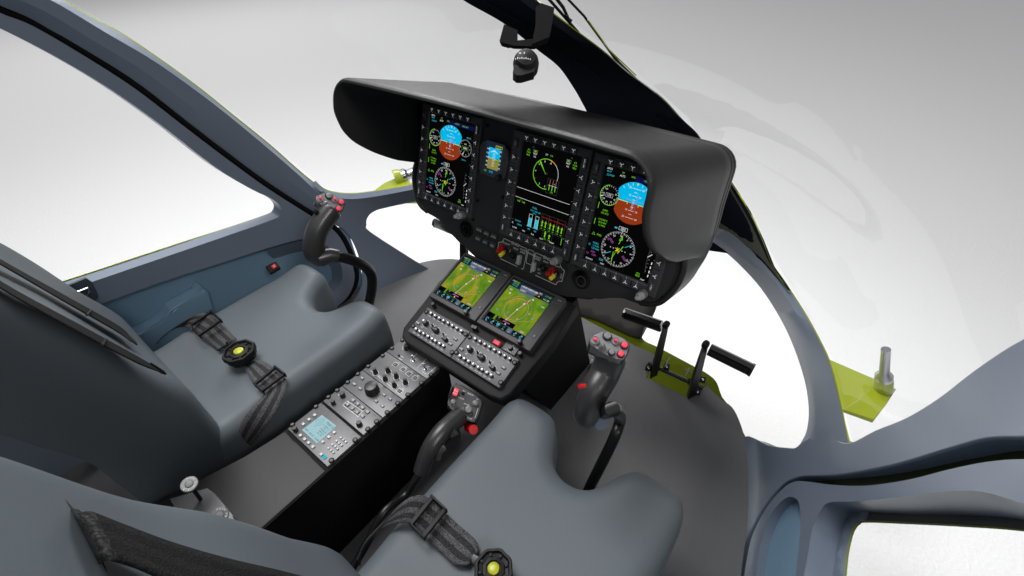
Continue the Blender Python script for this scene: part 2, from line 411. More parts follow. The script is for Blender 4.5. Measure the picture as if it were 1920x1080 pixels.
# nose frame between windshield and chin window, left
nose_l = [(585, 392), (598, 358), (622, 366), (650, 372), (700, 368), (785, 352), (900, 330), (960, 330), (960, 360), (870, 366), (785, 378), (725, 390), (702, 397), (690, 408), (688, 422), (696, 436), (780, 490), (830, 523), (800, 560), (620, 640), (600, 620), (618, 606), (650, 580), (672, 553), (680, 515), (666, 462), (640, 428)]
sheet('nose_frame', [tuple(p) for p in crc(nose_l, 3)], [], 'trim', air, .008)
lf('windshield_sill', [([(585, 345), (610, 364), (650, 373), (700, 369), (785, 353), (860, 335)], .004), ([(590, 340), (612, 357), (650, 363), (700, 359), (785, 344), (860, 326)], -.02)], 'trim', air)
lf('edge_trim', [([(590, 340), (612, 357), (650, 363), (700, 359), (785, 344), (860, 326)], -.02), ([(591, 338.5), (612, 355), (650, 361.5), (700, 357.5), (785, 342.5), (860, 324.5)], -.024)], 'green_paint', air)
# centre post: loft
L_ = [(820, -40), (868, 0), (943, 43), (1007, 93), (1047, 125), (1073, 161), (1090, 190), (1103, 219), (1106, 262)]
R1 = [(850, -45), (905, 0), (985, 45), (1055, 97), (1105, 128), (1170, 176), (1238, 222), (1290, 262), (1318, 300)]
R2 = [(900, -60), (975, 0), (1040, 47), (1100, 90), (1150, 128), (1205, 172), (1258, 216), (1300, 255), (1325, 300)]
R3 = [(940, -60), (1006, 0), (1065, 47), (1131, 97), (1181, 140), (1238, 182), (1279, 226), (1306, 252), (1330, 290)]
lf('windshield_post', [(L_, -.03), (L_, .0), ([((a[0] + b[0]) / 2, (a[1] + b[1]) / 2) for a, b in zip(L_, R1)], .014), (R1, .012), ([(p[0] + 2, p[1] - 1) for p in R1], .004), (R2, -.002), (R3, -.03)], 'post', air, 50, 30)
lf('edge_trim', [([(p[0] - 1, p[1] + 1) for p in R3], -.028), ([(p[0] + 1.6, p[1] - 1.6) for p in R3], -.034)], 'green_paint', air, 50)
# nose cowl, its shade painted in as black, from the post base to the right arc
C3a = [(1306, 252), (1320, 276), (1342, 302), (1365, 333), (1405, 396), (1430, 450), (1450, 500), (1480, 545)]
cow = [(1103, 219), (1200, 200), (1279, 226)] + C3a + [(1447, 512), (1400, 480), (1330, 470), (1250, 420), (1150, 330)]
sheet('nose_cowl', cow, [], 'post', air, .003, bev=0)
lf('cowl_edge', [([(1340, 425), (1362, 440), (1400, 462), (1425, 482), (1446, 506), (1478, 545)], .003), ([(1362, 340), (1376, 362), (1404, 412), (1426, 458), (1447, 500), (1479, 544)], .003)], 'green_deep_shade', air)
lf('edge_trim', [([(p[0] - .8, p[1] + .6) for p in C3a], .002), ([(p[0] + 1.1, p[1] - .9) for p in C3a], -.006)], 'green_paint', air, 50)
# right arc
C1 = [(1295, 430), (1340, 458), (1380, 490), (1430, 545), (1475, 620), (1505, 700), (1516, 760), (1513, 805), (1500, 833), (1478, 870)]
C2 = [(1310, 425), (1360, 446), (1405, 480), (1455, 531), (1500, 603), (1530, 685), (1543, 750), (1550, 795), (1560, 826), (1568, 872)]
C3 = [(1330, 415), (1385, 435), (1448, 500), (1485, 552), (1522, 612), (1556, 682), (1576, 760), (1583, 795), (1592, 830), (1612, 862)]
C12 = [((a[0] + b[0]) / 2, (a[1] + b[1]) / 2) for a, b in zip(C1, C2)]
lf('nose_frame', [(C1, (-.03, -.03, -.02, -.008)), (C1, (-.002, -.002, -.002, -.002, -.006)), (C12, (.010, .010, .009, .006, .003, -.005)), (C2, (.018, .017, .015, .009, .004, -.005)), (C3, (-.02, -.02, -.02, -.018, -.012, -.008))], 'trim', air, 50, 28)
lf('edge_trim', [([(p[0] - .7, p[1] + .4) for p in C3[:-1]], -.019), ([(p[0] + 2.4, p[1] - 1.4) for p in C3[:-1]], -.026)], 'green_paint', air, 50)
lower_r = [(1395, 818), (1440, 834), (1478, 839), (1492, 838), (1504, 828), (1530, 816), (1560, 820), (1591, 830), (1640, 806), (1700, 781), (1760, 744), (1820, 697), (1880, 655), (1920, 632), (2000, 590), (2140, 540), (2200, 800),
           (2000, 818), (1920, 822), (1850, 824), (1780, 842), (1700, 866), (1640, 880), (1570, 891), (1510, 893), (1490, 897), (1468, 908), (1438, 942), (1412, 985), (1398, 1020), (1388, 1090), (1380, 1200), (1300, 1240), (1340, 1080), (1392, 960), (1394, 880)]
sheet('side_frame', [tuple(p) for p in crc(lower_r, 4)], [], 'trim', air, .03, bev=.006, skin=.003)
# nose shell (painted floor pan in front of the pedals)
shell = [(1150, 540), (1235, 560), (1226, 579), (1203, 616), (1201, 628), (1210, 640), (1234, 651), (1294, 683), (1322, 698), (1341, 714), (1352, 743), (1372, 768), (1391, 809), (1396, 835), (1330, 850), (1200, 800), (1000, 640), (900, 560), (900, 480), (1000, 480)]
sheet('nose_shell', [tuple(p) for p in crc(shell, 3)], [], 'green_shaded', air, .006, bev=0)
sheet('nose_liner', [(1040, 520), (1160, 530), (1240, 556), (1228, 580), (1206, 612), (1200, 634), (1180, 628), (1120, 600), (1040, 575)], [], 'nose_liner', air, .003, surf=lambda u, v: hin(u, v, .012), bev=0)
lf('keel_frame', [([(1090, 530), (1150, 560), (1195, 590), (1200, 640)], .004), ([(1180, 520), (1215, 552), (1232, 572), (1202, 636)], .004)], 'trim_dark', air)

# ------------------------------------------------------------------ left door
ld = thing('cabin_door', 'far left cabin door with large clear window and dark blue storage pocket beside the left seat', 'helicopter door', 'cabin doors')
G = [(-140, -26), (-60, -8), (0, 24), (60, 48), (150, 100), (250, 164), (340, 233), (420, 294), (500, 352), (580, 403), (626, 432), (650, 468), (665, 515), (656, 550), (632, 576), (600, 600)]
Wn = [tuple(p) for p in cr([(-140, 0), (-60, 30), (0, 53), (100, 104), (200, 163), (300, 233), (400, 311), (470, 354), (506, 371), (526, 387), (526, 402), (508, 413), (420, 444), (300, 485), (174, 528), (60, 566), (-100, 620)], 60)] + [(-260, 660), (-260, -20)]
Pk = [tuple(p) for p in cr([(60, 615), (195, 568), (300, 530), (400, 498), (500, 466), (560, 450), (592, 450), (622, 470), (640, 500), (640, 528), (622, 552), (590, 575)], 50)] + [(560, 640), (200, 720), (0, 700)]
door_out = [tuple(p) for p in cr(G, 70)] + [(560, 680), (200, 860), (-60, 900), (-420, 800), (-420, -60)]
def doorS(u, v): return atx(u, v, -.735)
sheet('door_frame', door_out, [Wn, Pk], 'trim', ld, .045, surf=doorS, bev=.012, skin=.0)
b = MB(); b.tube([atx(u, v, -.781) for u, v in cr([(60, 545), (112, 529.5), (300, 468), (420, 430), (497, 404), (514, 396), (519, 386), (512, 375)], 40)], .0022, 'green_paint', 8); b.build('edge_trim', ld)
# seal in the gap
sl = MB(); sl.tube([atx(p[0] + 3, p[1] - 3, -.765) for p in cr(G, 60)], .009, 'black_rubber', 8); sl.build('door_seal', ld)
sl = MB(); sl.tube([atx(p[0] + 5, p[1] - 3, -.79) for p in cr(G, 60)], .008, 'black_rubber', 8); sl.build('edge_trim', ld)
# pocket liner + bin
b = MB(); b.add([atx(u, v, -.785) for u, v in ((-60, 610), (180, 545), (560, 432), (650, 425), (720, 640), (420, 730), (-60, 730))], [(0, 1, 2, 3, 4, 5, 6)], 'liner_blue'); b.build('pocket_liner', ld)
yz = lambda u, v, x: (atx(u, v, x).y, atx(u, v, x).z)
DF = Fr((-.785, 0, 0), (0, -1, 0), (1, 0, 0))   # local x = -y
binp = [(255, 632), (300, 608), (312, 598), (322, 582), (340, 571), (372, 553), (381, 540), (392, 548), (398, 575), (415, 640), (300, 760), (120, 760), (180, 665)]
b = MB(DF); b.prism([DF.px(u, v, .05) for u, v in binp], 0, .05, 'liner_blue', .008, seg=4); b.build('map_pocket', ld, 30)
b = MB(); b.tube([DF(*DF.px(u, v, .05), .047) for u, v in cr([(255, 632), (300, 608), (312, 598), (322, 582), (340, 571), (372, 553), (384, 545)], 30)], .0035, 'liner_blue', 8); b.build('pocket_highlight_tube', ld)  # tube added along the bin edge to give it a highlight
# inner rim of the round end
rim = [(500, 470), (560, 452), (592, 452), (621, 471), (638, 500), (638, 528), (620, 552), (588, 576)]
b = loft([[atx(p[0], p[1], -.737) for p in cr(rim, 30)], [atx(p[0] - (p[0] - 560) * .22, p[1] - (p[1] - 520) * .30, -.785) for p in cr(rim, 30)]], 'trim'); b.build('pocket_rim', ld)
# inside handle
HF = Fr((-.731, 0, 0), (0, -1, 0), (1, 0, 0))
b = MB(HF); hp = [HF.px(u, v) for u, v in ((118, 538), (160, 520), (172, 528), (184, 556), (176, 566), (140, 578), (90, 560))]
b.prism(hp, -.002, .004, 'trim_dark', .002)
h = b.build('door_handle', ld)
b = MB(); b.tube([atx(u, v, x) for u, v, x in ((128, 549, -.722), (150, 546, -.714), (164, 540, -.712), (168, 548, -.712), (160, 556, -.716), (140, 553, -.722))], .0025, 'steel', 8); b.build('handle_lever', h)
# red release tag
rs = thing('release_lever', 'small red and black release lever between left door and left seat', 'lever')
b = MB(); F = Fr(atx(512, 502, -.70), (0, -1, .15), (.5, -.2, .8)); b.fr = F
b.box(-.017, -.014, -.01, .017, .013, .004, 'black', .003); b.build('lever_base', rs)
b = MB(F); b.box(-.011, -.005, .004, .003, .008, .010, 'red_paint', .002); b.text('1', -.004, .0015, .009, .0105, 'white_ink'); b.build('lever_tab', rs)

# ------------------------------------------------------------------ right door
rd = thing('cabin_door', 'near right cabin door panel with deep window reveal and narrow pocket at the lower right', 'helicopter door', 'cabin doors')
do = [(1392, 1110), (1400, 1050), (1412, 1000), (1440, 948), (1470, 914), (1490, 903), (1515, 903), (1560, 909), (1610, 911), (1650, 908), (1710, 898), (1780, 880), (1850, 866), (1920, 861), (2020, 866), (2200, 900), (2300, 1400), (1360, 1400)]
wh = [tuple(p) for p in cr([(1480, 1340), (1502, 1120), (1513, 1050), (1524, 990), (1540, 955), (1556, 942), (1600, 940), (1660, 935), (1720, 927), (1780, 921), (1835, 921), (1880, 932), (1930, 950), (2010, 985), (2100, 1040)], 60)] + [(2150, 1340)]
pk = [tuple(p) for p in cr([(1405, 1300), (1414, 1120), (1424, 1030), (1440, 975), (1460, 945), (1478, 932), (1492, 935), (1500, 952), (1500, 1000), (1494, 1060), (1486, 1120), (1470, 1300)], 50)]
sheet('door_frame', [tuple(p) for p in crc(do, 4)], [wh, pk], 'trim', rd, .055, bev=.005, step=13, skin=.004)
def hout(d): return lambda u, v: hin(u, v, -d)
sheet('pocket_liner', [(1380, 1250), (1400, 1000), (1450, 900), (1506, 900), (1508, 1000), (1500, 1250)], [], 'liner_blue', rd, 0, surf=hout(.05), bev=0)
# outer sill of the window, seen as a brown grey reveal with a painted edge
rv = [tuple(p) for p in cr([(1560, 1300), (1582, 1080), (1588, 1030), (1598, 992), (1608, 980), (1622, 976), (1700, 979), (1800, 984), (1920, 993), (2100, 1020)], 40)]
sheet('window_surround', [(1545, 1110), (1552, 1000), (1585, 915), (1662, 898), (1640, 935), (1622, 975)] + [p for p in rv if p[0] < 1622 and p[1] < 1110][::-1], [], 'trim', rd, .004, surf=hout(.15), bev=0)
sheet('window_reveal', [(1622, 976), (1640, 935), (1662, 896), (1760, 895), (2150, 920)] + [p for p in rv if p[0] > 1624][::-1], [], 'reveal', rd, .004, surf=hout(.153), bev=0)
lf('edge_trim', [([(p[0], p[1]) for p in rv], -.149), ([(p[0] + 4.5, p[1] + 4) for p in rv], -.149)], 'green_paint', rd, 60)

sheet('door_gap_seal', [(1440, 960), (1480, 880), (1600, 860), (1760, 820), (1930, 790), (2200, 780), (2200, 940), (1900, 900), (1700, 925), (1500, 935)], [], 'green_deep_shade', rd, .003, surf=hout(.07), bev=0)
# ------------------------------------------------------------------ glass
def pane(name, o, parent, d=.035, step=22): return sheet(name, o, [], 'glass', parent, 0, step=step, surf=hout(d), bev=0)
pane('windshield', [(1010, -10), (1190, 130), (1290, 220), (1325, 280), (1370, 332), (1455, 490), (1560, 670), (1600, 835), (1700, 790), (1820, 705), (1960, 620), (2300, 420), (2500, -400), (1000, -400), (800, -160)], air)
pane('windshield', [(60, -60), (130, 0), (320, 120), (450, 220), (600, 345), (640, 366), (800, 350), (960, 345), (1100, 260), (1100, 215), (1045, 125), (940, 40), (860, -10), (780, -80), (400, -400), (-100, -400)], air)

# roof piece added out of frame to shade the cabin and mirror in the glass
rf = MB(); n_ = 16
rows_ = []
for y_, hw, z_ in ((-2.4, .74, 1.10), (-2.0, .74, 1.10), (-1.6, .73, 1.10), (-1.3, .72, 1.09), (-1.05, .71, 1.08)):
    rows_.append([Vector((hw * math.cos(PI - PI * k / n_), y_, z_ - .12 + .12 * math.sin(PI * k / n_) ** .7)) for k in range(n_ + 1)])
loft(rows_, 'trim', rf); ro = rf.build('unseen_roof_shade', air); md = ro.modifiers.new('solid', 'SOLIDIFY'); md.thickness = .03
# ------------------------------------------------------------------ cabin floor
fl = MB(); ZF = -.42
edge = [atz(u, v, ZF) for u, v in ((1385, 1200), (1389, 1080), (1401, 980), (1402, 880), (1396, 820), (1376, 768), (1352, 749), (1325, 722))]
cut = [atz(u, v, ZF) for u, v in ((1330, 720), (1291, 746), (1212, 708), (1228, 664))]
e2 = [atz(u, v, ZF) for u, v in ((1190, 648), (1100, 600), (1000, 550), (905, 500), (860, 487), (830, 486), (800, 490), (760, 500), (720, 513), (668, 540), (620, 580), (560, 640))]
edge = cr([q.to_2d() for q in edge[:7]], 30) + [edge[7].to_2d()]; e2 = [e2[0].to_2d(), e2[1].to_2d()] + cr([q.to_2d() for q in e2[2:]], 40)
P = [(q.x, q.y) for q in edge + cut + e2] + [(-.80, -.6), (-.80, -1.3), (.75, -1.3)]
FF = Fr((0, 0, ZF), (1, 0, 0), (0, 0, 1)); fl.fr = FF
vs, fs = tri(P, [], .05); 
fl.add([(p[0], p[1], 0) for p in vs], [f if (vs[f[1]] - vs[f[0]]).cross(vs[f[2]] - vs[f[0]]) > 0 else f[::-1] for f in fs], 'carpet')
n = len(P); fl.add([(x, y, 0) for x, y in P] + [(x, y, -.02) for x, y in P], [(i, i + n, (i + 1) % n + n, (i + 1) % n) for i in range(n)], 'black')
o = fl.build('cabin_floor'); tag(o, kind='structure')
# studio ground
g = bpy.data.materials.new('ground'); g.use_nodes = True; nt = g.node_tree; b_ = nt.nodes['Principled BSDF']; b_.inputs['Roughness'].default_value = .9
b_.inputs['Base Color'].default_value = (.9, .9, .9, 1)
tc = nt.nodes.new('ShaderNodeTexCoord'); nn = nt.nodes.new('ShaderNodeTexNoise'); nn.inputs['Scale'].default_value = 60; nn.inputs['Detail'].default_value = 3
bp = nt.nodes.new('ShaderNodeBump'); bp.inputs['Strength'].default_value = .35; bp.inputs['Distance'].default_value = .010
nt.links.new(tc.outputs['Object'], nn.inputs['Vector']); nt.links.new(nn.outputs['Fac'], bp.inputs['Height']); nt.links.new(bp.outputs[0], b_.inputs['Normal'])
MATS['ground'] = g
b = MB(); b.add([(-60, -60, -1.15), (60, -60, -1.15), (60, 60, -1.15), (-60, 60, -1.15)], [(0, 1, 2, 3)], 'ground'); o = b.build('ground'); tag(o, kind='structure')

# ------------------------------------------------------------------ exterior step plates and wipers
def ext(label, plate, z, tube, r, sock, dz=.02):
    t = thing('mounting_plate', label, 'exterior plate', 'painted plates with steel tubes outside the cabin')
    F = Fr((0, 0, z), (1, 0, 0), (0, 0, 1)); b = MB(F)
    b.prism([F.px(u, v) for u, v in plate], -dz, 0, 'green_paint', .004); b.build('plate', t)
    b = MB(); a = [atz(sock[0], sock[1], z), atz(sock[2], sock[3], z + .0)]
    return t, b
t = thing('mounting_plate', 'yellow green plate with upright steel tube outside the right side of the cabin', 'exterior plate', 'painted plates with steel tubes outside the cabin')
Z2 = -.62; F = Fr((0, 0, Z2), (1, 0, 0), (0, 0, 1)); b = MB(F)
b.prism([F.px(u, v) for u, v in ((1535, 664), (1557, 676), (1645, 712), (1668, 726), (1681, 729), (1662, 758), (1639, 788), (1577, 766), (1545, 752))], -.014, 0, 'green_paint', .003)
b.build('plate', t)
b = MB(); base = Vector(atz(1656, 730, Z2)); d = ray(1660, 690); # upright tube leaning forward
top = CAM + ray(1661, 655) * (base - CAM).length * .93; ax = (top - base).normalized(); L = (top - base).length
b.tube([base, base + ax * L * .26, base + ax * L * .28, base + ax * L * .30], [.029, .027, .024, .02], 'green_paint', 20); b.build('socket', t)
b = MB(); b.tube([base + ax * L * .27, base + ax * L * .36, base + ax * L * .44, base + ax * L], [.026, .026, .015, .0135], 'steel', 20); b.build('tube', t)
t = thing('mounting_plate', 'yellow green plate with slanting steel tube beyond the left windshield', 'exterior plate', 'painted plates with steel tubes outside the cabin')
Z3 = -.45; F = Fr((0, 0, Z3), (1, 0, 0), (0, 0, 1)); b = MB(F)
b.prism([F.px(u, v) for u, v in ((690, 372), (704, 355), (720, 343), (738, 335), (757, 330), (764, 341), (775, 343), (800, 352), (780, 372))], -.03, 0, 'green_paint', .004); b.build('plate', t)
b = MB(); p0, p1 = aty(742, 337, atz(742, 337, Z3).y), atz(755, 332, Z3); q = atz(820, 306, Z3 + .05)
b.tube([p0, p0 + (q - p0) * .12, p0 + (q - p0) * .2], [.055, .05, .036], 'green_paint', 16); b.build('socket', t)
b = MB(); b.tube([p0 + (q - p0) * .17, p0 + (q - p0) * .25, p0 + (q - p0) * .3, q], [.042, .042, .028, .028], 'steel', 16); b.build('tube', t)
w = thing('windshield_wiper', 'thin black windshield wiper arms crossing outside beside the centre post', 'wiper')
def onw(u, v): return hin(u, v, -.06)
b = MB(); b.tube([onw(u, v) for u, v in ((1055, -12), (1095, 30), (1140, 92), (1160, 118), (1205, 160))], [.002, .002, .002, .0035, .002], 'black', 8); b.build('wiper_arm', w)
b = MB(); b.tube([onw(u, v) for u, v in ((1020, -12), (1050, 22), (1085, 62))], .0025, 'black', 8); b.build('wiper_blade', w)
b = MB(); b.tube([onw(u, v) for u, v in ((1036, -12), (1056, 14), (1066, 36), (1072, 40))], .0028, 'black', 8); b.build('wiper_blade', w)
b = MB(); b.tube([onw(u + 2, v + 1) for u, v in ((1100, 36), (1140, 92), (1190, 140))], .0013, 'green_paint', 6); b.build('wiper_spine', w)

# ------------------------------------------------------------------ compass on its bracket
cp = thing('magnetic_compass', 'black magnetic compass hanging in a bracket from the dark centre post', 'compass')
def cpt(u, v, d): return CAM + ray(u, v) * d
c0 = .72
f_ = Fr(cpt(985, 110, c0), CROT @ Vector((1, 0, 0)), CROT @ Vector((0, .25, 1)))
kx = c0 / FPX
def cl(u, v): return ((u - 985) * kx, -(v - 110) * kx)
b = MB(f_); b.poly([cl(*p) for p in ((949, 52), (972, 64), (972, 82), (958, 96), (946, 92), (942, 84))], .010, 'black_rubber', .004)
b.poly([cl(*p) for p in ((944, 90), (992, 84), (1023, 84), (1000, 98), (966, 97))], .012, 'black_rubber', .006)
b.poly([cl(*p) for p in ((1003, 24), (1012, 16), (1034, 25), (1028, 66), (1024, 84), (996, 98), (998, 80), (1002, 60))], .016, 'black_rubber', .006)
b.build('bracket', cp)
b = MB(f_); b.lathe(*cl(986, 119), [(.004, -.022), (.013, -.020), (.0172, -.012), (.0180, 0), (.0165, .007), (.0130, .013), (.004, .016)], 'black', 28)
hs = b.build('compass_body', cp)
b = MB(f_); cx, cy = cl(978, 122)
for k in range(9): b.rect(cx - .011 + k * .0028, cy - .0045, cx - .0102 + k * .0028, cy - .0015 - .001 * (k % 2), .0168 - .00012 * (k - 4) ** 2, 'white_ink')
b.text('N', cx - .002, cy + .004, .004, .0175, 'white_ink'); b.text('E', cx + .004, cy + .004, .004, .0175, 'white_ink')
b.build('compass_card', hs)
b = MB(f_); b.poly([cl(*p) for p in ((966, 130), (1001, 134), (999, 143), (978, 150), (970, 150), (964, 144))], .008, 'black', .016); b.build('lamp_housing', cp)
# ------------------------------------------------------------------ instrument panel
PF = Fr((0, .1054, .3303), (1, 0, 0), (0, -.9536, .3012))
def crop(ox, oy, s): return lambda x, y: (ox + x / s, oy + y / s)
C6 = crop(900, 430, 8.3056)
ip = thing('instrument_panel', 'black helicopter instrument panel with three large displays under a deep grey hood', 'instrument panel')
FH = -.008
# face outline (half, right side), mirrored
hr = [(0, .03), (.330, .03), (.350, .0), (.362, -.05), (.368, -.12), (.380, -.165), (.383, -.205), (.366, -.252), (.350, -.272), (.322, -.2825), (.280, -.284), (.255, -.288), (.232, -.302), (.212, -.320), (.190, -.3285), (.165, -.326), (.150, -.332), (.140, -.345), (0, -.345)]
face = hr + [(-x, y) for x, y in hr[::-1][1:-1]]
sm = [tuple(p) for p in crc(hr[1:-1] , 4)]
b = MB(PF); b.prism(face, -.098, FH, 'panel', .006); b.build('panel_face', ip)
pfs = [None]
for x, y in ((-.148, -.008), (-.152, -.116), (-.150, -.192), (-.157, -.245), (-.075, -.075), (-.073, -.16), (.1435, -.118), (.1430, -.150), (.1415, -.060), (.1415, -.200), (.135, -.252), (.160, -.252), (.365, -.245), (.33, -.256), (-.365, -.06), (-.36, -.2)):
    if pfs[0] is None: b = MB(); b.lathe(0, 0, [(.0042, FH), (.0042, FH + .0025), (.0032, FH + .0032), (.0032, FH + .0015), (.001, FH + .0012)], 'black', 14); pfs[0] = b.build('fastener', ip)
    else: pfs[0] = pfs[0].copy(); COL.objects.link(pfs[0])
    pfs[0].matrix_local = PF.m @ Matrix.Translation((x, y, 0))

# hood: lip profile swept front to back
def hood():
    def prof(hw, top, low, hc):   # arch in panel x,y ; right half then mirrored
        r = hc; pts = [(0, top + .004)] + [((hw - r) * k / 6, top + .004 - .004 * (k / 6) ** 2) for k in range(1, 7)]
        for k in range(1, 13): a = PI / 2 - k * PI / 2 / 12; pts.append((hw - r + r * math.cos(a), top - r + r * math.sin(a)))
        pts += low
        return pts
    def resamp(pts, n):
        P = [Vector(p) for p in pts]; L = [0]
        for i in range(1, len(P)): L.append(L[-1] + (P[i] - P[i - 1]).length)
        out = []
        for k in range(n):
            t = L[-1] * k / (n - 1); i = 1
            while i < len(P) - 1 and L[i] < t: i += 1
            out.append(P[i - 1].lerp(P[i], (t - L[i - 1]) / max(1e-9, L[i] - L[i - 1])))
        return out
    offT = [(-.40, -.002), (-.148, -.002), (-.146, .02), (-.140, .058), (-.130, .095), (-.115, .140), (-.10, .172), (-.08, .207), (-.05, .238), (-.01, .256), (.03, .257), (.2, .254)]
    lowf = [(.372, -.04), (.375, -.08), (.379, -.12), (.385, -.148), (.392, -.175), (.389, -.213), (.373, -.253), (.353, -.272), (.325, -.281)]
    lowb = [(.402, -.04), (.405, -.08), (.4055, -.12), (.402, -.16), (.396, -.19), (.389, -.22), (.375, -.252), (.355, -.272), (.325, -.281)]
    def dens(pts, hc_n=19): 
        A = resamp(pts[:hc_n], 40)[:-1]; B = cr(pts[hc_n - 1:], 50); return A + [Vector(p) for p in B]
    R1_ = dens(prof(.371, .056, lowf, .052)); R2_ = dens(prof(.400, .060, lowb, .045))
    full = lambda R: [Vector((-p.x, p.y)) for p in R[::-1][:-1]] + R
    f, k = full(R1_), full(R2_)
    front = [(p.x, p.y, itp(offT, p.y)) for p in f]; back = [(p.x, p.y, -.10) for p in k]
    return front, back, len(f)
front, back, n = hood()
def mixp(t):
    out = []
    for a, c in zip(front, back):
        zf = a[2]; z = zf + (-.10 - zf) * t; s = max(0, min(1, (.252 - z) / .352)) if a[1] > -.148 else t
        s = s if a[1] > -.10 else s + (t - s) * min(1, (-.10 - a[1]) / .048)
        out.append((a[0] + (c[0] - a[0]) * s, a[1] + (c[1] - a[1]) * s, z))
    return out
def outn(ro, d):
    nr = []
    for i, (x, y, z) in enumerate(ro):
        a = ro[max(i - 1, 0)]; c = ro[min(i + 1, n - 1)]; t = Vector((c[0] - a[0], c[1] - a[1])); t.normalize(); nr.append((x - t.y * d, y + t.x * d, z))
    return nr
rows = [mixp(t) for t in (0, .012, .03, .1, .2, .3, .4, .5, .6, .7, .8, .885, .89, .895, .925, .93, .935, .96, .985, .996, 1)]
for k, d in {0: -.004, 1: -.001, 12: -.0014, 15: -.0014, 18: -.002, 19: -.006, 20: -.012}.items(): rows[k] = outn(rows[k], d)
inner = [0, outn(mixp(.01), -.010), outn(mixp(.03), -.011), outn(mixp(.5), -.012), outn(mixp(.72), -.012)]
lip = [rows[0], [(x, y, z + .0015) for x, y, z in outn(rows[0], -.002)], [(x, y, z + .001) for x, y, z in outn(rows[0], -.005)]]
b = MB()
loft([[PF(*p) for p in ro] for ro in rows], 'hood', b)
loft([[PF(*p) for p in ro] for ro in lip], 'hood', b)
gl = b.build('glareshield', ip, 50)
b = MB(); loft([[PF(*p) for p in ro] for ro in [lip[-1]] + inner[1:]], 'hood_inside', b); b.build('hood_lining', ip, 50)
# back closure of the body
b = MB(PF); b.poly([(x, y) for x, y, z in rows[-1]], -.1, 'hood', .012); b.build('rear_cover', ip)

BW, BH = .2055, .2433
SX0, SX1, SY0, SY1 = .0285, .1815, -.013, -.221
def ysym(b, x, y, s, h, rot=0):
    for k in range(3):
        a = rot + PI / 2 + k * 2 * PI / 3; b.line([(x, y), (x + s * math.cos(a), y + s * math.sin(a))], .0011, h, 'white_ink')
TOPX = [.040 + k * .0245 for k in range(6)]; LY = [-.0525 - .029 * k for k in range(6)]
def display_unit(x, y, label):
    U = PF.sub(x, y); b = MB(U)
    # bezel frame as four bars with a sloped inner edge
    o = [(0, .006), (BW, .006), (BW, -BH), (0, -BH)]; i_ = [(SX0, SY0), (SX1, SY0), (SX1, SY1), (SX0, SY1)]
    vs = [(p[0], p[1], FH) for p in o] + [(p[0] + (.001 if p[0] == 0 else -.001), p[1], -.0008) for p in o] + [(p[0] + (.002 if p[0] == 0 else -.002), p[1] + (-.002 if p[1] > 0 else .002), 0) for p in o] + [(p[0] + (-.003 if p[0] == SX0 else .003), p[1] + (.003 if p[1] == SY0 else -.003), 0) for p in i_] + [(*p, -.005) for p in i_]
    fs = []
    for k in range(4):
        q = (k + 1) % 4
        for l in range(4): fs.append((l * 4 + k, (l + 1) * 4 + k, (l + 1) * 4 + q, l * 4 + q))
    b.add(vs, fs, 'bezel')
    for yy in LY:   # grooves and guide ticks
        for xx in (.005, BW - .020): b.rect(xx, yy + .0135, xx + .015, yy + .0150, .0003, 'black')
        b.rect(.0215, yy - .0004, .0275, yy + .0004, .0004, 'white_ink'); b.rect(BW - .0245, yy + .001, BW - .0215, yy + .0018, .0004, 'white_ink')
    for k in range(6):
        b.rect(TOPX[k] - .0003, SY0 + .001, TOPX[k] + .0003, SY0 + .006, .0004, 'white_ink')
        b.line([(TOPX[k] - .0012, SY1 - .0005), (TOPX[k], SY1 - .007)], .0008, .0004, 'white_ink')
        for xx in (TOPX[k] + .011,):
            if k < 5: b.rect(xx, -.010, xx + .0022, .003, .0003, 'black'); b.rect(xx, -BH + .001, xx + .0022, -BH + .016, .0003, 'black')
    b.line([(SX0 - .002, SY1 - .0025), (SX1 + .004, SY1 - .0025)], .0005, .0004, 'grey_plastic')
    o_ = b.build('display_unit', ip); tag(o_, label); return o_, U
def keys(par, U, first):
    spots = [(.0125, y) for y in LY] + [(BW - .0115, y) for y in LY] + [(x, -.0035) for x in TOPX] + [(x, -BH + .0095) for x in TOPX]
    for k, (x, y) in enumerate(spots):
        if first[0] is None:
            b = MB(); b.box(-.0062, -.0060, 0, .0062, .0060, .0035, 'key', .001)
            b.fr = None; 
            for j in range(3):
                a = PI / 2 + j * 2 * PI / 3; b.line([(0, 0), (.0045 * math.cos(a), .0045 * math.sin(a))], .0011, .0037, 'key_ink')
            ob = b.build('soft_key', par); first[0] = ob
        else:
            ob = first[0].copy(); COL.objects.link(ob); ob.parent = par
        rot = 0
        if k < 6: rot = -PI / 2
        elif k < 12: rot = PI / 2
        elif k < 18: rot = PI
        ob.matrix_local = U.m @ Matrix.Translation((x, y, 0)) @ Matrix.Rotation(rot, 4, 'Z')
    for x, y, t in ((.0125, -.0225, 'O'), (.0125, -.2235, 'VIDEO'), (BW - .0115, -.0225, 'BRT DIM'), (BW - .0115, -.2235, '- VID +')):
        b = MB(U); b.box(x - .0048, y - .0105, 0, x + .0048, y + .0105, .004, 'key', .001)
        if t == 'O': b.arc(x, y, .0022, .0006, .0042, 'white_ink', 120, 420, 14); b.line([(x, y + .001), (x, y + .0034)], .0006, .0042, 'white_ink')
        else: b.text(t, x, y, .0045, .0042, 'key_ink', PI / 2)
        b.build('rocker_key', par)
FK = [None]
def screen(par, U, draw):
    b = MB(U); b.rect(SX0, SY1, SX1, SY0, -.0045, 'l_black'); draw(b, SX0, SY0, SX1 - SX0, SY0 - SY1); return b.build('display_screen', par)
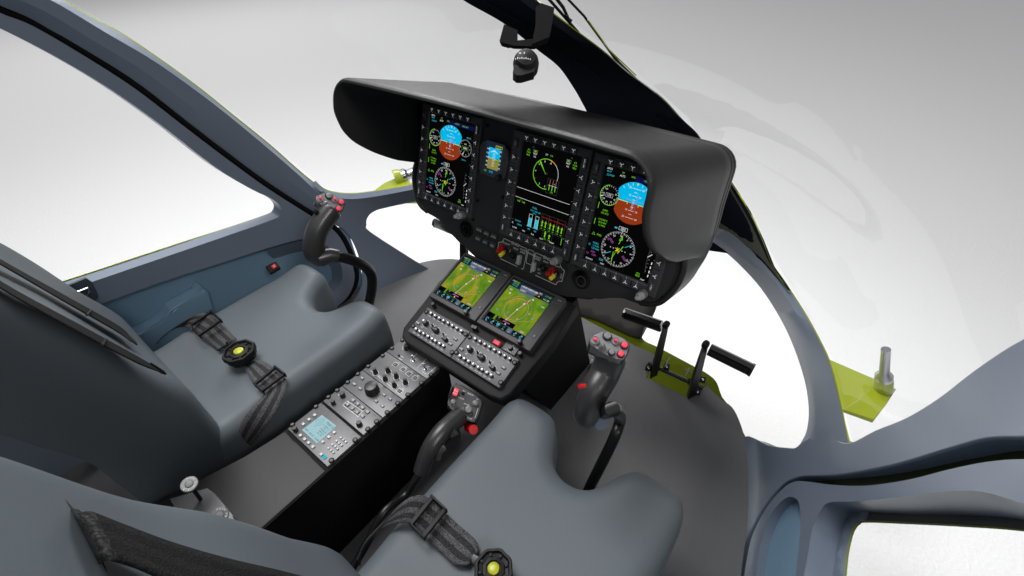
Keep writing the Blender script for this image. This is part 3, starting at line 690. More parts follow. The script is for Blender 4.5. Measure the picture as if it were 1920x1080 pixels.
def pfd(b, X, Y, W, H):
    h = -.0043; h2 = -.0041; h3 = -.0039
    X_ = lambda a: X + a * W; Y_ = lambda c: Y - c * H
    cx, cy, r = X_(.505), Y_(.285), .0435
    top = []; bot = []
    for k in range(41):
        a = PI * k / 40; x = max(-.037, min(.037, r * math.cos(a))); top.append((cx + x, cy + r * math.sin(a) * .98)); bot.append((cx + x, cy - r * math.sin(a) * .98))
    b.rect(X_(.45), Y_(.075), X_(.98), Y_(.03), h, 'l_navy')
    b.poly(top, h, 'l_sky'); b.poly(bot, h, 'l_earth')
    b.line([(cx - .037, cy), (cx - .012, cy), (cx - .012, cy - .004)], .0012, h2, 'l_yellow'); b.line([(cx + .037, cy), (cx + .012, cy), (cx + .012, cy - .004)], .0012, h2, 'l_yellow')
    for k, w, t in ((1, .006, ''), (2, .012, '10'), (3, .006, ''), (4, .018, '20')):
        for sg in (1, -1):
            yy = cy + sg * k * .0075; b.line([(cx - w / 2, yy), (cx + w / 2, yy)], .0007, h2, 'l_white')
            if t: b.text(t, cx - w / 2 - .005, yy, .0052, h2, 'l_white'); b.text(t, cx + w / 2 + .005, yy, .0052, h2, 'l_white')
    for k in range(-3, 4):
        yy = cy - .004 + k * .0025; b.line([(cx - .002, yy), (cx + .002, yy)], .0005, h2, 'l_white')
    for a in (60, 75, 90, 105, 120, 45, 135): b.line([(cx + .0365 * math.cos(math.radians(a)), cy + .0365 * math.sin(math.radians(a))), (cx + .041 * math.cos(math.radians(a)), cy + .041 * math.sin(math.radians(a)))], .0007, h2, 'l_white')
    b.poly([(cx, cy + .036), (cx - .002, cy + .041), (cx + .002, cy + .041)], h3, 'l_yellow')
    b.line([(cx + .006, cy - .016), (cx + .006, cy + .022)], .0007, h3, 'l_mag'); b.line([(cx - .016, cy + .006), (cx + .020, cy + .006)], .0007, h3, 'l_mag')
    b.line([(cx - .034, cy + .002), (cx - .034, cy - .010)], .0008, h3, 'l_mag')
    # airspeed dial
    ax, ay = X_(.155), Y_(.275); rr = .0215
    b.disc(ax, ay, rr, h2, 'l_black'); b.arc(ax, ay, rr - .0008, .0012, h3, 'l_green', 30, -260, 40); b.ticks(ax, ay, rr - .004, rr - .001, 24, .0005, h3, 'l_white')
    for a, t in ((20, '20'), (-25, '40'), (-60, '60'), (-100, '80'), (-140, '100'), (175, '120'), (130, '150')):
        b.text(t, ax + .0145 * math.cos(math.radians(a)), ay + .0145 * math.sin(math.radians(a)), .0042, h3, 'l_white')
    b.rect(ax - .0075, ay - .0035, ax + .0075, ay + .0035, h3, 'l_black'); b.text('123', ax - .0005, ay, .0065, h3 + .0002, 'l_white'); b.line([(ax - .0078, ay - .0038), (ax + .0078, ay - .0038), (ax + .0078, ay + .0038), (ax - .0078, ay + .0038)], .0004, h3 + .0002, 'l_white', True)
    b.poly([(ax - .009, ay - .0012), (ax - .019, ay - .0050), (ax - .0185, ay - .0075)], h3, 'l_white')
    # altimeter dial
    ax, ay = X_(.845), Y_(.295)
    b.disc(ax, ay, rr, h2, 'l_black'); b.ticks(ax, ay, rr - .0025, rr - .0005, 50, .0005, h3, 'l_white'); b.text('ALT', ax, ay + .010, .0045, h3, 'l_white')
    for k in range(10):
        if k not in (2, 3): b.text(str((k + 7) % 10), ax + .0158 * math.cos(k * PI / 5), ay + .0158 * math.sin(k * PI / 5), .0042, h3, 'l_white')
    b.rect(ax - .0105, ay - .0040, ax + .0105, ay + .0040, h3, 'l_black'); b.text('4080', ax, ay, .0066, h3 + .0002, 'l_white'); b.line([(ax - .0105, ay - .0042), (ax + .0105, ay - .0042), (ax + .0105, ay + .0042), (ax - .0105, ay + .0042)], .0004, h3 + .0002, 'l_green', True)
    b.poly([(ax - .001, ay - .006), (ax - .006, ay - .0165), (ax - .008, ay - .0155)], h3, 'l_white')
    b.text('5000 ft', X_(.90), Y_(.17), .0052, h3, 'l_cyan'); b.text('29.92 in', X_(.84), Y_(.435), .0045, h3, 'l_cyan')
    # annunciators
    b.text('AFCS', X_(.07), Y_(.025), .0052, h3, 'l_white'); b.text('BKUP', X_(.07), Y_(.052), .0042, h3, 'l_cyan'); b.text('22:59:59', X_(.10), Y_(.085), .0050, h3, 'l_cyan')
    b.text('VS', X_(.27), Y_(.03), .0048, h3, 'l_green'); b.text('ALTS', X_(.27), Y_(.06), .0052, h3, 'l_white'); b.text('FMS', X_(.42), Y_(.045), .0048, h3, 'l_green'); b.text('+CPLT+', X_(.62), Y_(.05), .0048, h3, 'l_green'); b.text('HDG ALT', X_(.80), Y_(.055), .0048, h3, 'l_green')
    for t, c, y, x, s in (('GSPD', 'l_green', .435, .15, .0052), ('122 KTS', 'l_green', .465, .15, .0052), ('CYORP-2', 'l_green', .535, .15, .0052), ('20.8 NM', 'l_green', .565, .15, .0052), ('12 MIN', 'l_green', .595, .15, .0052), ('FMS', 'l_green', .70, .15, .0062), ('VOR2', 'l_cyan', .795, .13, .0056), ('117.95', 'l_cyan', .825, .14, .0056), ('120 NM', 'l_cyan', .855, .14, .0056), ('ADF', 'l_mag', .895, .12, .0056), ('1200', 'l_mag', .925, .14, .0056), ('330', 'l_cyan', .945, .27, .0072), ('MIN', 'l_green', .935, .84, .0045), ('005', 'l_green', .96, .84, .0066)):
        b.text(t, X_(x), Y_(y), s, h3, c)
    b.line([(X_(.04), Y_(.712)), (X_(.085), Y_(.712)), (X_(.062), Y_(.685))], .0006, h3, 'l_green', True)
    b.arc(X_(.04), Y_(.825), .002, .0005, h3, 'l_cyan', 0, 360, 12); b.line([(X_(.02), Y_(.925)), (X_(.04), Y_(.915)), (X_(.06), Y_(.925)), (X_(.04), Y_(.935))], .0005, h3, 'l_mag', True)
    for y in (.37, .54): b.line([(X_(.035), Y_(y)), (X_(.035), Y_(y + .06))], .0012, h3, 'l_green')
    # compass rose
    cx, cy, R = X_(.47), Y_(.775), .0385
    b.ticks(cx, cy, R - .0045, R, 36, .0008, h3, 'l_white', 2); b.ticks(cx, cy, R - .0028, R, 72, .0005, h3, 'l_white', 2)
    for k, t in enumerate(['N', '3', '6', 'E', '12', '15', 'S', '21', '24', 'W', '30', '33']):
        a = PI / 2 - k * PI / 6; c_ = 'l_mag' if t == '30' else 'l_white'
        b.text(t, cx + (R - .0085) * math.cos(a), cy + (R - .0085) * math.sin(a), .0058, h3, c_, a - PI / 2)
    b.rect(cx - .0095, cy + R + .0035, cx + .0095, cy + R + .0105, h2, 'l_black'); b.line([(cx - .0095, cy + R + .0035), (cx + .0095, cy + R + .0035), (cx + .0095, cy + R + .0108), (cx - .0095, cy + R + .0108)], .0006, h3, 'l_white', True); b.text('000', cx, cy + R + .007, .0072, h3, 'l_white'); b.line([(cx - .0015, cy + R + .0032), (cx, cy + R), (cx + .0015, cy + R + .0032)], .0006, h3, 'l_white')
    b.line([(cx - .001, cy + .012), (cx + .0035, cy + .028)], .0012, h3, 'l_green'); b.line([(cx - .002, cy + .020), (cx + .0045, cy + .023), (cx + .0030, cy + .031)], .0010, h3, 'l_green', True)
    b.line([(cx + .002, cy - .008), (cx + .010, cy + .010)], .0016, h3, 'l_green'); b.line([(cx - .008, cy - .008), (cx - .007, cy - .033)], .0013, h3, 'l_green'); b.line([(cx - .0085, cy - .024), (cx - .0035, cy - .008)], .001, h3, 'l_green')
    b.line([(cx - .004, cy - .005), (cx + .003, cy + .003)], .0016, h3 + .0002, 'l_yellow'); b.line([(cx - .005, cy + .002), (cx + .004, cy - .004)], .0014, h3 + .0002, 'l_yellow'); b.line([(cx, cy - .006), (cx - .001, cy + .004)], .001, h3 + .0002, 'l_yellow')
    for dx in (-.017, -.010, .010, .017): b.disc(cx + dx, cy - dx * .0, .0010, h3, 'l_white', 8)
    for a, c_ in ((140, 'l_mag'), (-40, 'l_mag'), (35, 'l_cyan'), (215, 'l_cyan')):
        u = Vector((math.cos(math.radians(a)), math.sin(math.radians(a))))
        b.line([(cx + u.x * .017, cy + u.y * .017), (cx + u.x * .029, cy + u.y * .029)], .0011, h3, c_)
        if c_ == 'l_mag': b.line([(cx + u.x * .017 - u.y * .003, cy + u.y * .017 + u.x * .003), (cx + u.x * .029 - u.y * .003, cy + u.y * .029 + u.x * .003)], .0008, h3, c_)
    b.arc(cx + .026, cy + .017, .0024, .0007, h3, 'l_cyan', 0, 360, 12)
    b.poly([(cx - .013, cy + R + .004), (cx - .019, cy + R + .004), (cx - .019, cy + R + .007), (cx - .013, cy + R + .007)], h3, 'l_cyan')
    # vertical speed scale and status boxes
    for k in range(8): b.text('-', X_(.93), Y_(.60 + k * .04), .005, h3, 'l_white')
    b.line([(X_(.915), Y_(.58)), (X_(.905), Y_(.68)), (X_(.905), Y_(.80)), (X_(.925), Y_(.90))], .0006, h3, 'l_dim'); b.line([(X_(.90), Y_(.74)), (X_(.95), Y_(.70))], .0012, h3, 'l_white')
    for x, t in ((.09, 'FORMAT'), (.30, 'NAV'), (.92, 'MAP')): b.text(t, X_(x), Y_(.983), .0045, h3, 'l_white')
    for k in range(4): b.rect(X_(.972), Y_(.80 + k * .045), X_(.984), Y_(.775 + k * .045), h3, 'l_white')
def engine(b, X, Y, W, H):
    h = -.0043; h2 = -.0041; h3 = -.0039
    X_ = lambda a: X + a * W; Y_ = lambda c: Y - c * H
    cx, cy, R = X_(.475), Y_(.275), .033
    b.arc(cx, cy, R, .0014, h2, 'l_green', 70, 285, 50); b.arc(cx, cy, R, .0018, h3, 'l_orange', 70, 52, 8); b.arc(cx, cy, R, .0008, h2, 'l_white', 52, -30, 30); b.line([(cx + R * .866 - .003, cy - R * .5), (cx + R * .866 + .001, cy - R * .5)], .0007, h3, 'l_white')
    b.arc(cx, cy, R, .0012, h3, 'l_yellow', 80, 70, 6)
    for a, t in ((278, '0'), (245, '2'), (210, ''), (178, '4'), (140, '6'), (105, '8'), (72, '10')):
        u = Vector((math.cos(math.radians(a)), math.sin(math.radians(a)))); b.line([(cx + u.x * (R - .003), cy + u.y * (R - .003)), (cx + u.x * R, cy + u.y * R)], .0008, h3, 'l_green'); b.text(t or '.', cx + u.x * (R - .006), cy + u.y * (R - .006), .005, h3, 'l_white')
    b.poly([(cx, cy), (cx - .0205, cy + .022), (cx - .0185, cy + .0255), (cx - .0165, cy + .0235)], h3, 'l_green'); b.line([(cx, cy), (cx - .021, cy + .0265)], .0008, h3, 'l_green')
    b.text('FLI', cx + .002, cy + .002, .004, h3, 'l_dim')
    # lower inset gauge
    gx, gy = X_(.63), Y_(.385); b.rect(gx - .0145, gy - .016, gx + .0145, gy + .016, h3, 'l_black'); b.line([(gx - .0145, gy - .016), (gx + .0145, gy - .016), (gx + .0145, gy + .016), (gx - .0145, gy + .016)], .0003, h3 + .0001, 'l_dim', True)
    for k, dx in enumerate((-.008, 0, .008)):
        b.line([(gx + dx, gy - .009), (gx + dx, gy + .002)], .0017, h3 + .0002, 'l_green'); b.line([(gx + dx, gy + .004), (gx + dx, gy + .014)], .0006, h3 + .0002, 'l_pink'); b.line([(gx + dx - .002, gy + .002), (gx + dx + .002, gy + .002)], .0008, h3 + .0003, 'l_white')
    b.line([(gx - .012, gy + .002), (gx + .012, gy + .002)], .0004, h3 + .0002, 'l_white'); b.text('-100-', gx, gy - .0125, .0045, h3 + .0002, 'l_green')
    for sx, al in ((.14, 0), (.80, 1)):
        for k, (t, q) in enumerate((('4.2', 'N1'), ('7.0.0', 'MGT'), ('98.5', 'N2'))):
            yy = .075 + k * .028; b.text(t, X_(sx + (.12 if al else -.02)), Y_(yy), .0054, h3, 'l_green'); b.text(q, X_(sx + (.01 if al else .10)), Y_(yy), .0048, h3, 'l_white')
        b.line([(X_(sx + (-.02 if al else .06)), Y_(.062)), (X_(sx + (.045 if al else .135)), Y_(.062)), (X_(sx + (.045 if al else .135)), Y_(.088)), (X_(sx + (-.02 if al else .06)), Y_(.088))], .0004, h3, 'l_green', True)
        b.line([(X_(sx + .05) - .002, Y_(.045)), (X_(sx + .05), Y_(.03)), (X_(sx + .05) + .002, Y_(.045))], .0005, h3, 'l_dim')
    b.text('DT', X_(.44), Y_(.075), .0048, h3, 'l_white'); b.text('9.4', X_(.52), Y_(.075), .0052, h3, 'l_green')
    b.line([(X_(.015), Y_(.505)), (X_(.965), Y_(.505))], .0007, h3, 'l_white'); b.line([(X_(.015), Y_(.615)), (X_(.985), Y_(.615))], .0007, h3, 'l_white')
    b.text('140 - 140', X_(.13), Y_(.655), .0060, h3, 'l_green'); b.text('XPDR', X_(.13), Y_(.635), .003, h3, 'l_dim')
    b.text('FUEL', X_(.40), Y_(.675), .0060, h3, 'l_cyan'); b.text('TOT 1500 LBS', X_(.42), Y_(.71), .0048, h3, 'l_cyan'); b.text('20 U', X_(.41), Y_(.735), .0048, h3, 'l_cyan')
    for x, f in ((.355, .72), (.475, .74)):
        x0, x1, y0, y1 = X_(x - .03), X_(x + .03), Y_(.90), Y_(.755); b.line([(x0, y0), (x0, y1), (x1, y1), (x1, y0)], .0006, h3, 'l_white'); b.rect(x0 + .0004, y0, x1 - .0004, y0 + (y1 - y0) * f, h2, 'l_cyan'); b.line([(x0 - .003, y0), (x1 + .003, y0)], .0008, h3, 'l_cyan'); b.text('480', X_(x), Y_(.93), .0052, h3, 'l_cyan')
    b.text('22:59:59', X_(.13), Y_(.885), .0050, h3, 'l_cyan'); b.text('3:59:59', X_(.17), Y_(.925), .0050, h3, 'l_cyan'); b.text('UTC', X_(.02), Y_(.885), .0038, h3, 'l_dim'); b.text('FL', X_(.04), Y_(.925), .0048, h3, 'l_white')
    for g_ in range(3):
        for k in range(2):
            x = X_(.575 + g_ * .145 + k * .062); b.rect(x - .0012, Y_(.84), x + .0012, Y_(.775), h3, 'l_green'); b.rect(x - .0026, Y_(.80), x + .0026, Y_(.793), h3, 'l_green'); b.rect(x - .0024, Y_(.842), x + .0024, Y_(.835), h3, 'l_green'); b.text('30', x, Y_(.865), .0045, h3, 'l_green'); b.line([(x, Y_(.77)), (x, Y_(.72))], .0004, h3, 'l_earth')
        x0 = X_(.545 + g_ * .145); x1 = X_(.68 + g_ * .145); b.line([(x0, Y_(.885)), (x0, Y_(.70)), (x1, Y_(.70)), (x1, Y_(.885))], .0003, h2, 'l_dim', True)
    b.line([(X_(.55), Y_(.738)), (X_(.97), Y_(.738))], .0006, h3, 'l_red'); b.line([(X_(.55), Y_(.79)), (X_(.97), Y_(.79))], .0003, h3, 'l_red')
    for k in range(2):
        x = X_(.66 + k * .08); b.rect(x - .0014, Y_(.955 - .0), x + .0014, Y_(.885 + k * .02), h3, 'l_green'); b.rect(x - .0028, Y_(.91 + k * .01), x + .0028, Y_(.902 + k * .01), h3, 'l_green'); b.text('1100', x, Y_(.972), .0042, h3, 'l_green')
    b.line([(X_(.61), Y_(.985)), (X_(.61), Y_(.88)), (X_(.79), Y_(.88)), (X_(.79), Y_(.985))], .0003, h2, 'l_dim', True)
    b.rect(X_(.955), Y_(.97), X_(.963), Y_(.89), h3, 'l_green'); 
    for x, t in ((.09, 'COND'), (.27, 'VEH'), (.44, 'FLIR'), (.61, 'NAV'), (.80, 'DMAP')): b.text(t, X_(x), Y_(.975 + (.01 if x > .5 else 0)), .0046, h3, 'l_white')
for x, y, lab, dr in ((-.3650, 0, 'leftmost tall flight display with blue and brown horizon', pfd), (-.0652, -.0050, 'middle engine display with green dial and cyan fuel bars', engine), (.1448, -.0068, 'rightmost tall flight display partly covered by the hood', pfd)):
    du, U = display_unit(x, y, lab); screen(du, U, dr); keys(du, U, FK)
    if True:
        b = MB(U); kx_, ky_ = {-.3650: (.178, -.2405), -.0652: (.181, -.2475), .1448: (.181, -.2440)}[x]
        b.lathe(kx_, ky_, [(.0105, 0), (.0100, .010), (.0085, .012)], 'key_grey', 28); b.lathe(kx_, ky_, [(.0088, .012), (.0085, .020), (.0075, .021)], 'grey_plastic', 26); b.lathe(kx_, ky_, [(.0052, .021), (.0050, .031), (.0042, .0325)], 'grey_plastic', 22); b.build('rotary_knob', du)

# standby display
C1c = crop(760, 180, 4.5)
oc = [PF.px(*C1c(*p)) for p in ((688, 372), (835, 412), (878, 458), (880, 560), (850, 690), (820, 705), (770, 700), (650, 655), (632, 620), (640, 425), (660, 385))]
b = MB(PF); b.prism(oc, FH, .006, 'bezel', .003); sd = b.build('standby_display', ip)
q = [PF.px(*C1c(*p), .006) for p in ((688, 403), (835, 440), (808, 662), (655, 618))]
cxx = sum(p[0] for p in q) / 4; cyy = sum(p[1] for p in q) / 4; w2 = .0205; h2_ = .0285
b = MB(PF.sub(cxx, cyy, .0063)); b.rect(-w2, -h2_, w2, h2_, 0, 'l_navblue')
b.rect(-.0125, .000, .0125, .0185, .0002, 'l_sky'); b.rect(-.0125, -.0185, .0125, .000, .0002, 'l_olive'); b.line([(-.0115, .0005), (.0115, -.001)], .0006, .0004, 'l_yellow')
for k in range(-5, 7): b.line([(-.002 - .001 * (k % 2), k * .0025), (.002 + .001 * (k % 2), k * .0025)], .0005, .0004, 'l_white')
b.arc(0, .004, .0095, .0005, .0004, 'l_white', 40, 140, 12); b.ticks(0, .004, .0085, .011, 7, .0005, .0004, 'l_white', 45, 150)
for k in range(5): b.text(str(140 - 20 * k), -.0143, .015 - k * .0072, .0042, .0004, 'l_white'); b.text(str(40 + k), .0143, .015 - k * .0072, .0042, .0004, 'l_white')
b.line([(.002, .0195), (.016, .0195), (.016, .0235), (.002, .0235)], .0006, .0004, 'l_yellow', True); b.text('29.92', .009, .0215, .0035, .0004, 'l_green')
b.rect(.006, -.003, .016, .0015, .0004, 'l_dkgreen'); b.text('4080', .011, -.001, .0042, .0006, 'l_green'); b.text('STD', -.002, -.0235, .0050, .0004, 'l_cyan'); b.text('122', -.0155, -.0235, .0042, .0004, 'l_green')
b.v = [PF(cxx, cyy, .0063) + (p - PF(cxx, cyy, .0063)) * 1.34 for p in b.v]
b.build('display_screen', sd)
kx_, ky_ = PF.px(*C1c(780, 683), .01); b = MB(PF); b.lathe(kx_ + .002, ky_, [(.0075, .005), (.0075, .016), (.006, .018)], 'knob', 22, mods=lambda i: 1 + .04 * (i % 2)); b.build('rotary_knob', sd)
# vents
for x, y in ((-.1765, -.2775), (.1785, -.280)):
    b = MB(PF); b.lathe(x, y, [(.0235, FH), (.0235, -.006), (.0215, -.005), (.020, -.006), (.0185, -.016)], 'black', 36); v_ = b.build('air_vent', ip)
    b = MB(PF.sub(x + .003, y - .002, -.012)); b.lathe(0, 0, [(.010, 0), (.013, .004), (.0125, .010), (.010, .010), (.008, .003)], 'black_gloss', 26); b.build('nozzle', v_)
# six push buttons
C4 = crop(760, 380, 4.909)
for i, (x, y, t) in enumerate(((680, 250, 'MASTER'), (745, 283, 'CMPTR'), (812, 312, 'DIMMER'), (668, 330, 'FDAU'), (733, 362, 'PWR'), (798, 393, 'TIMER'))):
    a, c_ = PF.px(*C4(x, y)); b = MB(PF); b.box(a - .0085, c_ - .0065, FH, a + .0085, c_ + .0065, .001, 'key', .0015); b.text(t, a, c_ - .001, .0048, .0013, 'white_ink'); b.build('push_button', ip)
# engine switch plate
E = lambda x, y, h=0: PF.px(*C6(x, y), h)
b = MB(PF); outl = [E(*p) for p in ((365, 140), (730, 300), (850, 360), (1240, 520), (1262, 585), (1345, 640), (1275, 880), (1160, 890), (860, 745), (620, 650), (560, 610), (220, 440), (270, 190), (330, 180))]
b.prism(outl, FH, -.003, 'panel', .002); ep = b.build('engine_switch_plate', ip)
b = MB(PF); hh = -.0027; lw = .0012
b.line([E(*p) for p in ((265, 300), (285, 205), (325, 205), (350, 180), (362, 150), (375, 150), (480, 200))], lw, hh, 'white_ink'); b.line([E(*p) for p in ((600, 255), (705, 300), (722, 320), (722, 340), (668, 610), (655, 622), (635, 620))], lw, hh, 'white_ink')
b.line([E(*p) for p in ((310, 462), (570, 585))], lw, hh, 'white_ink')
b.line([E(*p) for p in ((750, 315), (830, 350), (835, 375), (800, 555), (785, 560), (712, 525), (708, 505), (742, 325))], lw, hh, 'white_ink', True)
b.line([E(*p) for p in ((995, 430), (880, 375), (860, 372), (850, 390), (815, 560))], lw, hh, 'white_ink')
b.line([E(*p) for p in ((1130, 490), (1240, 535), (1243, 570), (1262, 610), (1302, 650), (1302, 665), (1265, 815), (1225, 812), (1190, 830), (1172, 868), (855, 720))], lw, hh, 'white_ink')
b.text('ENGI', *E(540, 235), .0105, hh, 'white_ink'); b.text('ENGII', *E(1050, 465), .0105, hh, 'white_ink')
for t, x, y, s in (('FLIGHT', 400, 228, .0070), ('VENT', 545, 308, .0065), ('FADEC', 665, 330, .0065), ('EMER', 655, 368, .0065), ('TRAIN', 790, 395, .0070), ('FADEC', 890, 440, .0065), ('EMER', 885, 475, .0065), ('VENT', 1015, 515, .0065), ('FLIGHT', 1175, 575, .0070), ('OFF', 908, 690, .0060), ('ON', 903, 630, .0060), ('ON', 560, 530, .0055), ('O', 575, 470, .0055)):
    b.text(t, *E(x, y), s, hh, 'white_ink')
b.text('IDLE', *E(1255, 735), .0060, hh, 'white_ink', PI / 2); b.line([E(460, 315), E(447, 405)], .0012, hh, 'white_ink')
b.line([E(*p) for p in ((745, 430), (800, 452), (780, 530), (728, 505))], .0008, hh, 'black', True)
b.build('switch_lettering', ep)
for x, y in ((505, 400), (980, 600)):
    a, c_ = E(x, y); b = MB(PF); b.lathe(a, c_, [(.0095, -.003), (.0095, .001), (.008, .002), (.0065, .001), (.0055, -.002)], 'black', 26); b.lathe(a, c_, [(.004, -.002), (.004, .001), (.003, .0015)], 'black_gloss', 14); b.build('vent_switch', ep)
for x, y in ((620, 470), (845, 575)):
    a, c_ = E(x, y); b = MB(PF); b.box(a - .0052, c_ - .0125, -.003, a + .0052, c_ + .0125, .009, 'grey_plastic', .003); b.build('emergency_toggle_guard', ep)
a, c_ = E(810, 655); b = MB(PF); b.tube([PF(a, c_ + .004, -.003), PF(a, c_, .006)], [.002, .0026], 'grey_plastic', 10); b.build('toggle', ep)
for x, y, gx, gy, tx, ty in ((400, 330, 300, 310, 310, 410), (1190, 690, 1085, 668, 1095, 770)):
    a, c_ = E(x, y); g0 = E(gx, gy, .012); t0 = E(tx, ty, .022)
    b = MB(PF); b.lathe(a, c_, [(.0058, -.003), (.0058, .002), (.0035, .003)], 'black', 20); k = b.build('fuel_toggle', ep)
    b = MB(); b.tube([PF(a, c_, .0), PF(a + (t0[0] - a) * .5, c_ + (t0[1] - c_) * .5, .010)], .0034, 'key_grey', 12); b.build('lever', k)
    b = MB(); b.tube([PF(a + (t0[0] - a) * .45, c_ + (t0[1] - c_) * .45, .009), PF(t0[0], t0[1] , .022), PF(t0[0] * 1.0 - .0004, t0[1] - .001, .023)], [.0052, .0056, .0046], 'yellow_paint', 18); b.build('yellow_tip', k)
    Fg = PF.sub(g0[0], g0[1], 0); b = MB(Fg); b.box(-.0025, -.008, 0, .0000, .011, .012, 'red_paint', .0005); b.box(.0045, -.008, 0, .0070, .011, .012, 'red_paint', .0005); b.box(-.0025, .008, .002, .007, .011, .013, 'red_paint', .0008); b.box(-.012, -.013, .002, .002, -.003, .010, 'red_paint', .002); b.build('red_guard', k)

# ------------------------------------------------------------------ centre pedestal
PED = Fr((0, 0, 0), (1, 0, 0), (0, -math.sin(.32289), math.cos(.32289)))
C5 = crop(740, 480, 4); C8 = crop(740, 560, 9); C9 = crop(870, 580, 6.75)
pd = thing('centre_pedestal', 'black sloping pedestal with two green map screens and knob panels below the instrument panel', 'pedestal')
b = MB(PED); po = [(-.166, .012), (-.181, -.10), (-.175, -.25), (-.160, -.272), (-.14, -.279), (.13, -.279), (.160, -.272), (.172, -.25), (.184, -.10), (.180, .012)]
b.prism(po, -.05, -.012, 'housing', .006); 
b.build('housing', pd)
# supporting column below, dark
b = MB(); 
b.add([(-.16, -.20, -.09), (.16, -.20, -.09), (.16, .05, -.02), (-.16, .05, -.02), (-.14, -.02, -.42), (.14, -.02, -.42), (.14, .20, -.42), (-.14, .20, -.42)], [(0, 1, 5, 4), (1, 2, 6, 5), (2, 3, 7, 6), (3, 0, 4, 7), (3, 2, 1, 0)], 'console_side'); b.build('column', pd)
def navigator(x0, label):
    g = PED.sub(x0, 0, .010); W_, H_ = .1585, .151; b = MB(g)
    b.prism([(0, .0), (.004, .004), (W_ - .004, .004), (W_, 0), (W_, -H_ + .002), (W_ - .002, -H_), (.002, -H_), (0, -H_ + .002)], -.022, 0, 'bezel', .0015)
    b.rect(.006, -H_ + .011, W_ - .028, -.003, .0004, 'black')
    b.text('HOME', W_ - .012, -.008, .0036, .0006, 'white_ink'); b.line([(W_ - .008, -.016), (W_ - .022, -.018), (W_ - .027, -.024)], .0006, .0006, 'key_grey')
    nv = b.build('map_navigator', pd); tag(nv, label)
    x1, y1, x2, y2 = .0115, -.138, .1295, -.007; w, h = x2 - x1, y2 - y1
    b = MB(g); b.rect(x1, y1, x2, y2, .0007, 'map_screen'); X = lambda a: x1 + a * w; Y = lambda c: y2 - c * h; z = .0010; z2 = .0013
    b.rect(x1, Y(.155), x2, y2, z, 'l_navblue'); b.rect(X(.25), Y(.12), X(.76), Y(.045), z2 - .0001, 'l_slate'); b.rect(X(.25), Y(.20), X(.62), Y(.12), z, 'l_slate'); b.rect(X(.66), Y(.155), X(.77), Y(.075), z2, 'l_black'); b.poly([(X(.68), Y(.12)), (X(.75), Y(.12)), (X(.72), Y(.09))], z2 + .0002, 'l_orange')
    for t, x, y, s, c_ in (('118.30', .11, .035, .0060, 'l_green'), ('123.70', .11, .075, .0060, 'l_green'), ('COM', .03, .035, .004, 'l_white'), ('121.90', .11, .12, .0060, 'l_cyan'), ('1.4NM KRKY18R', .45, .065, .0070, 'l_white'), ('339KT', .35, .145, .0062, 'l_white'), ('3.6NM', .55, .145, .005, 'l_dim'), ('111.50', .90, .045, .0062, 'l_green'), ('111.30', .90, .12, .0062, 'l_white'), ('NAV', .72, .04, .004, 'l_white'), ('063', .10, .22, .0055, 'l_white'), ('164', .93, .27, .0062, 'l_white')):
        b.text(t, X(x), Y(y), s, z2 + .0002, c_)
    cx, cy = X(.50), Y(.53)
    b.arc(cx, cy, .041, .0006, z, 'l_dkgreen', 0, 360, 60); b.ticks(cx, cy, .039, .041, 36, .0006, z, 'l_dkgreen'); b.arc(cx - .003, cy, .030, .0007, z, 'l_pink', 0, 360, 50)
    b.line([(X(.62), Y(.22)), (cx, cy), (X(.42), Y(.85))], .0022, z, 'l_pink'); b.line([(X(.20), Y(.17)), (X(.62), Y(.75))], .0005, z, 'l_dkgreen'); b.line([(X(.02), Y(.62)), (X(.35), Y(.30)), (X(.75), Y(.18))], .0012, z, 'l_dim'); b.line([(X(.30), Y(.90)), (X(.9), Y(.62))], .0005, z, 'l_pink'); b.line([(X(.65), Y(.97)), (X(.74), Y(.72))], .0009, z, 'l_red')
    for x, y, c_ in ((.12, .70, 'l_icon'), (.36, .66, 'l_icon'), (.90, .55, 'l_icon'), (.13, .30, 'l_white'), (.60, .31, 'l_white'), (.55, .37, 'l_white'), (.66, .22, 'l_white'), (.50, .53, 'l_white'), (.78, .50, 'l_pink'), (.63, .69, 'l_pink'), (.44, .80, 'l_white'), (.35, .48, 'l_olive'), (.48, .36, 'l_olive'), (.73, .78, 'l_dkgreen'), (.8, .4, 'l_dkgreen')):
        s = .0026; b.line([(X(x) - s, Y(y)), (X(x) + s, Y(y))], .0012, z2, c_); b.line([(X(x), Y(y) - s), (X(x), Y(y) + s)], .0012, z2, c_)
    b.rect(X(.56), Y(.30), X(.64), Y(.315), z2, 'l_navy'); b.rect(X(.56), Y(.315), X(.64), Y(.33), z2, 'l_red')
    b.rect(x1, y1, x2, Y(.90), z, 'l_navblue'); b.rect(X(.0), Y(.90), X(.17), Y(.80), z2, 'l_black'); b.rect(X(.22), Y(.895), X(.68), Y(.80), z2, 'l_black'); b.rect(X(.40), Y(.85), X(.56), Y(.83), z2 + .0002, 'l_mag'); b.text('1.3', X(.28), Y(.82), .0045, z2 + .0002, 'l_white'); b.text('PATH 121.30', X(.33), Y(.865), .0036, z2 + .0002, 'l_dim'); b.poly([(X(.46), Y(.885)), (X(.48), Y(.86)), (X(.50), Y(.885))], z2 + .0002, 'l_white')
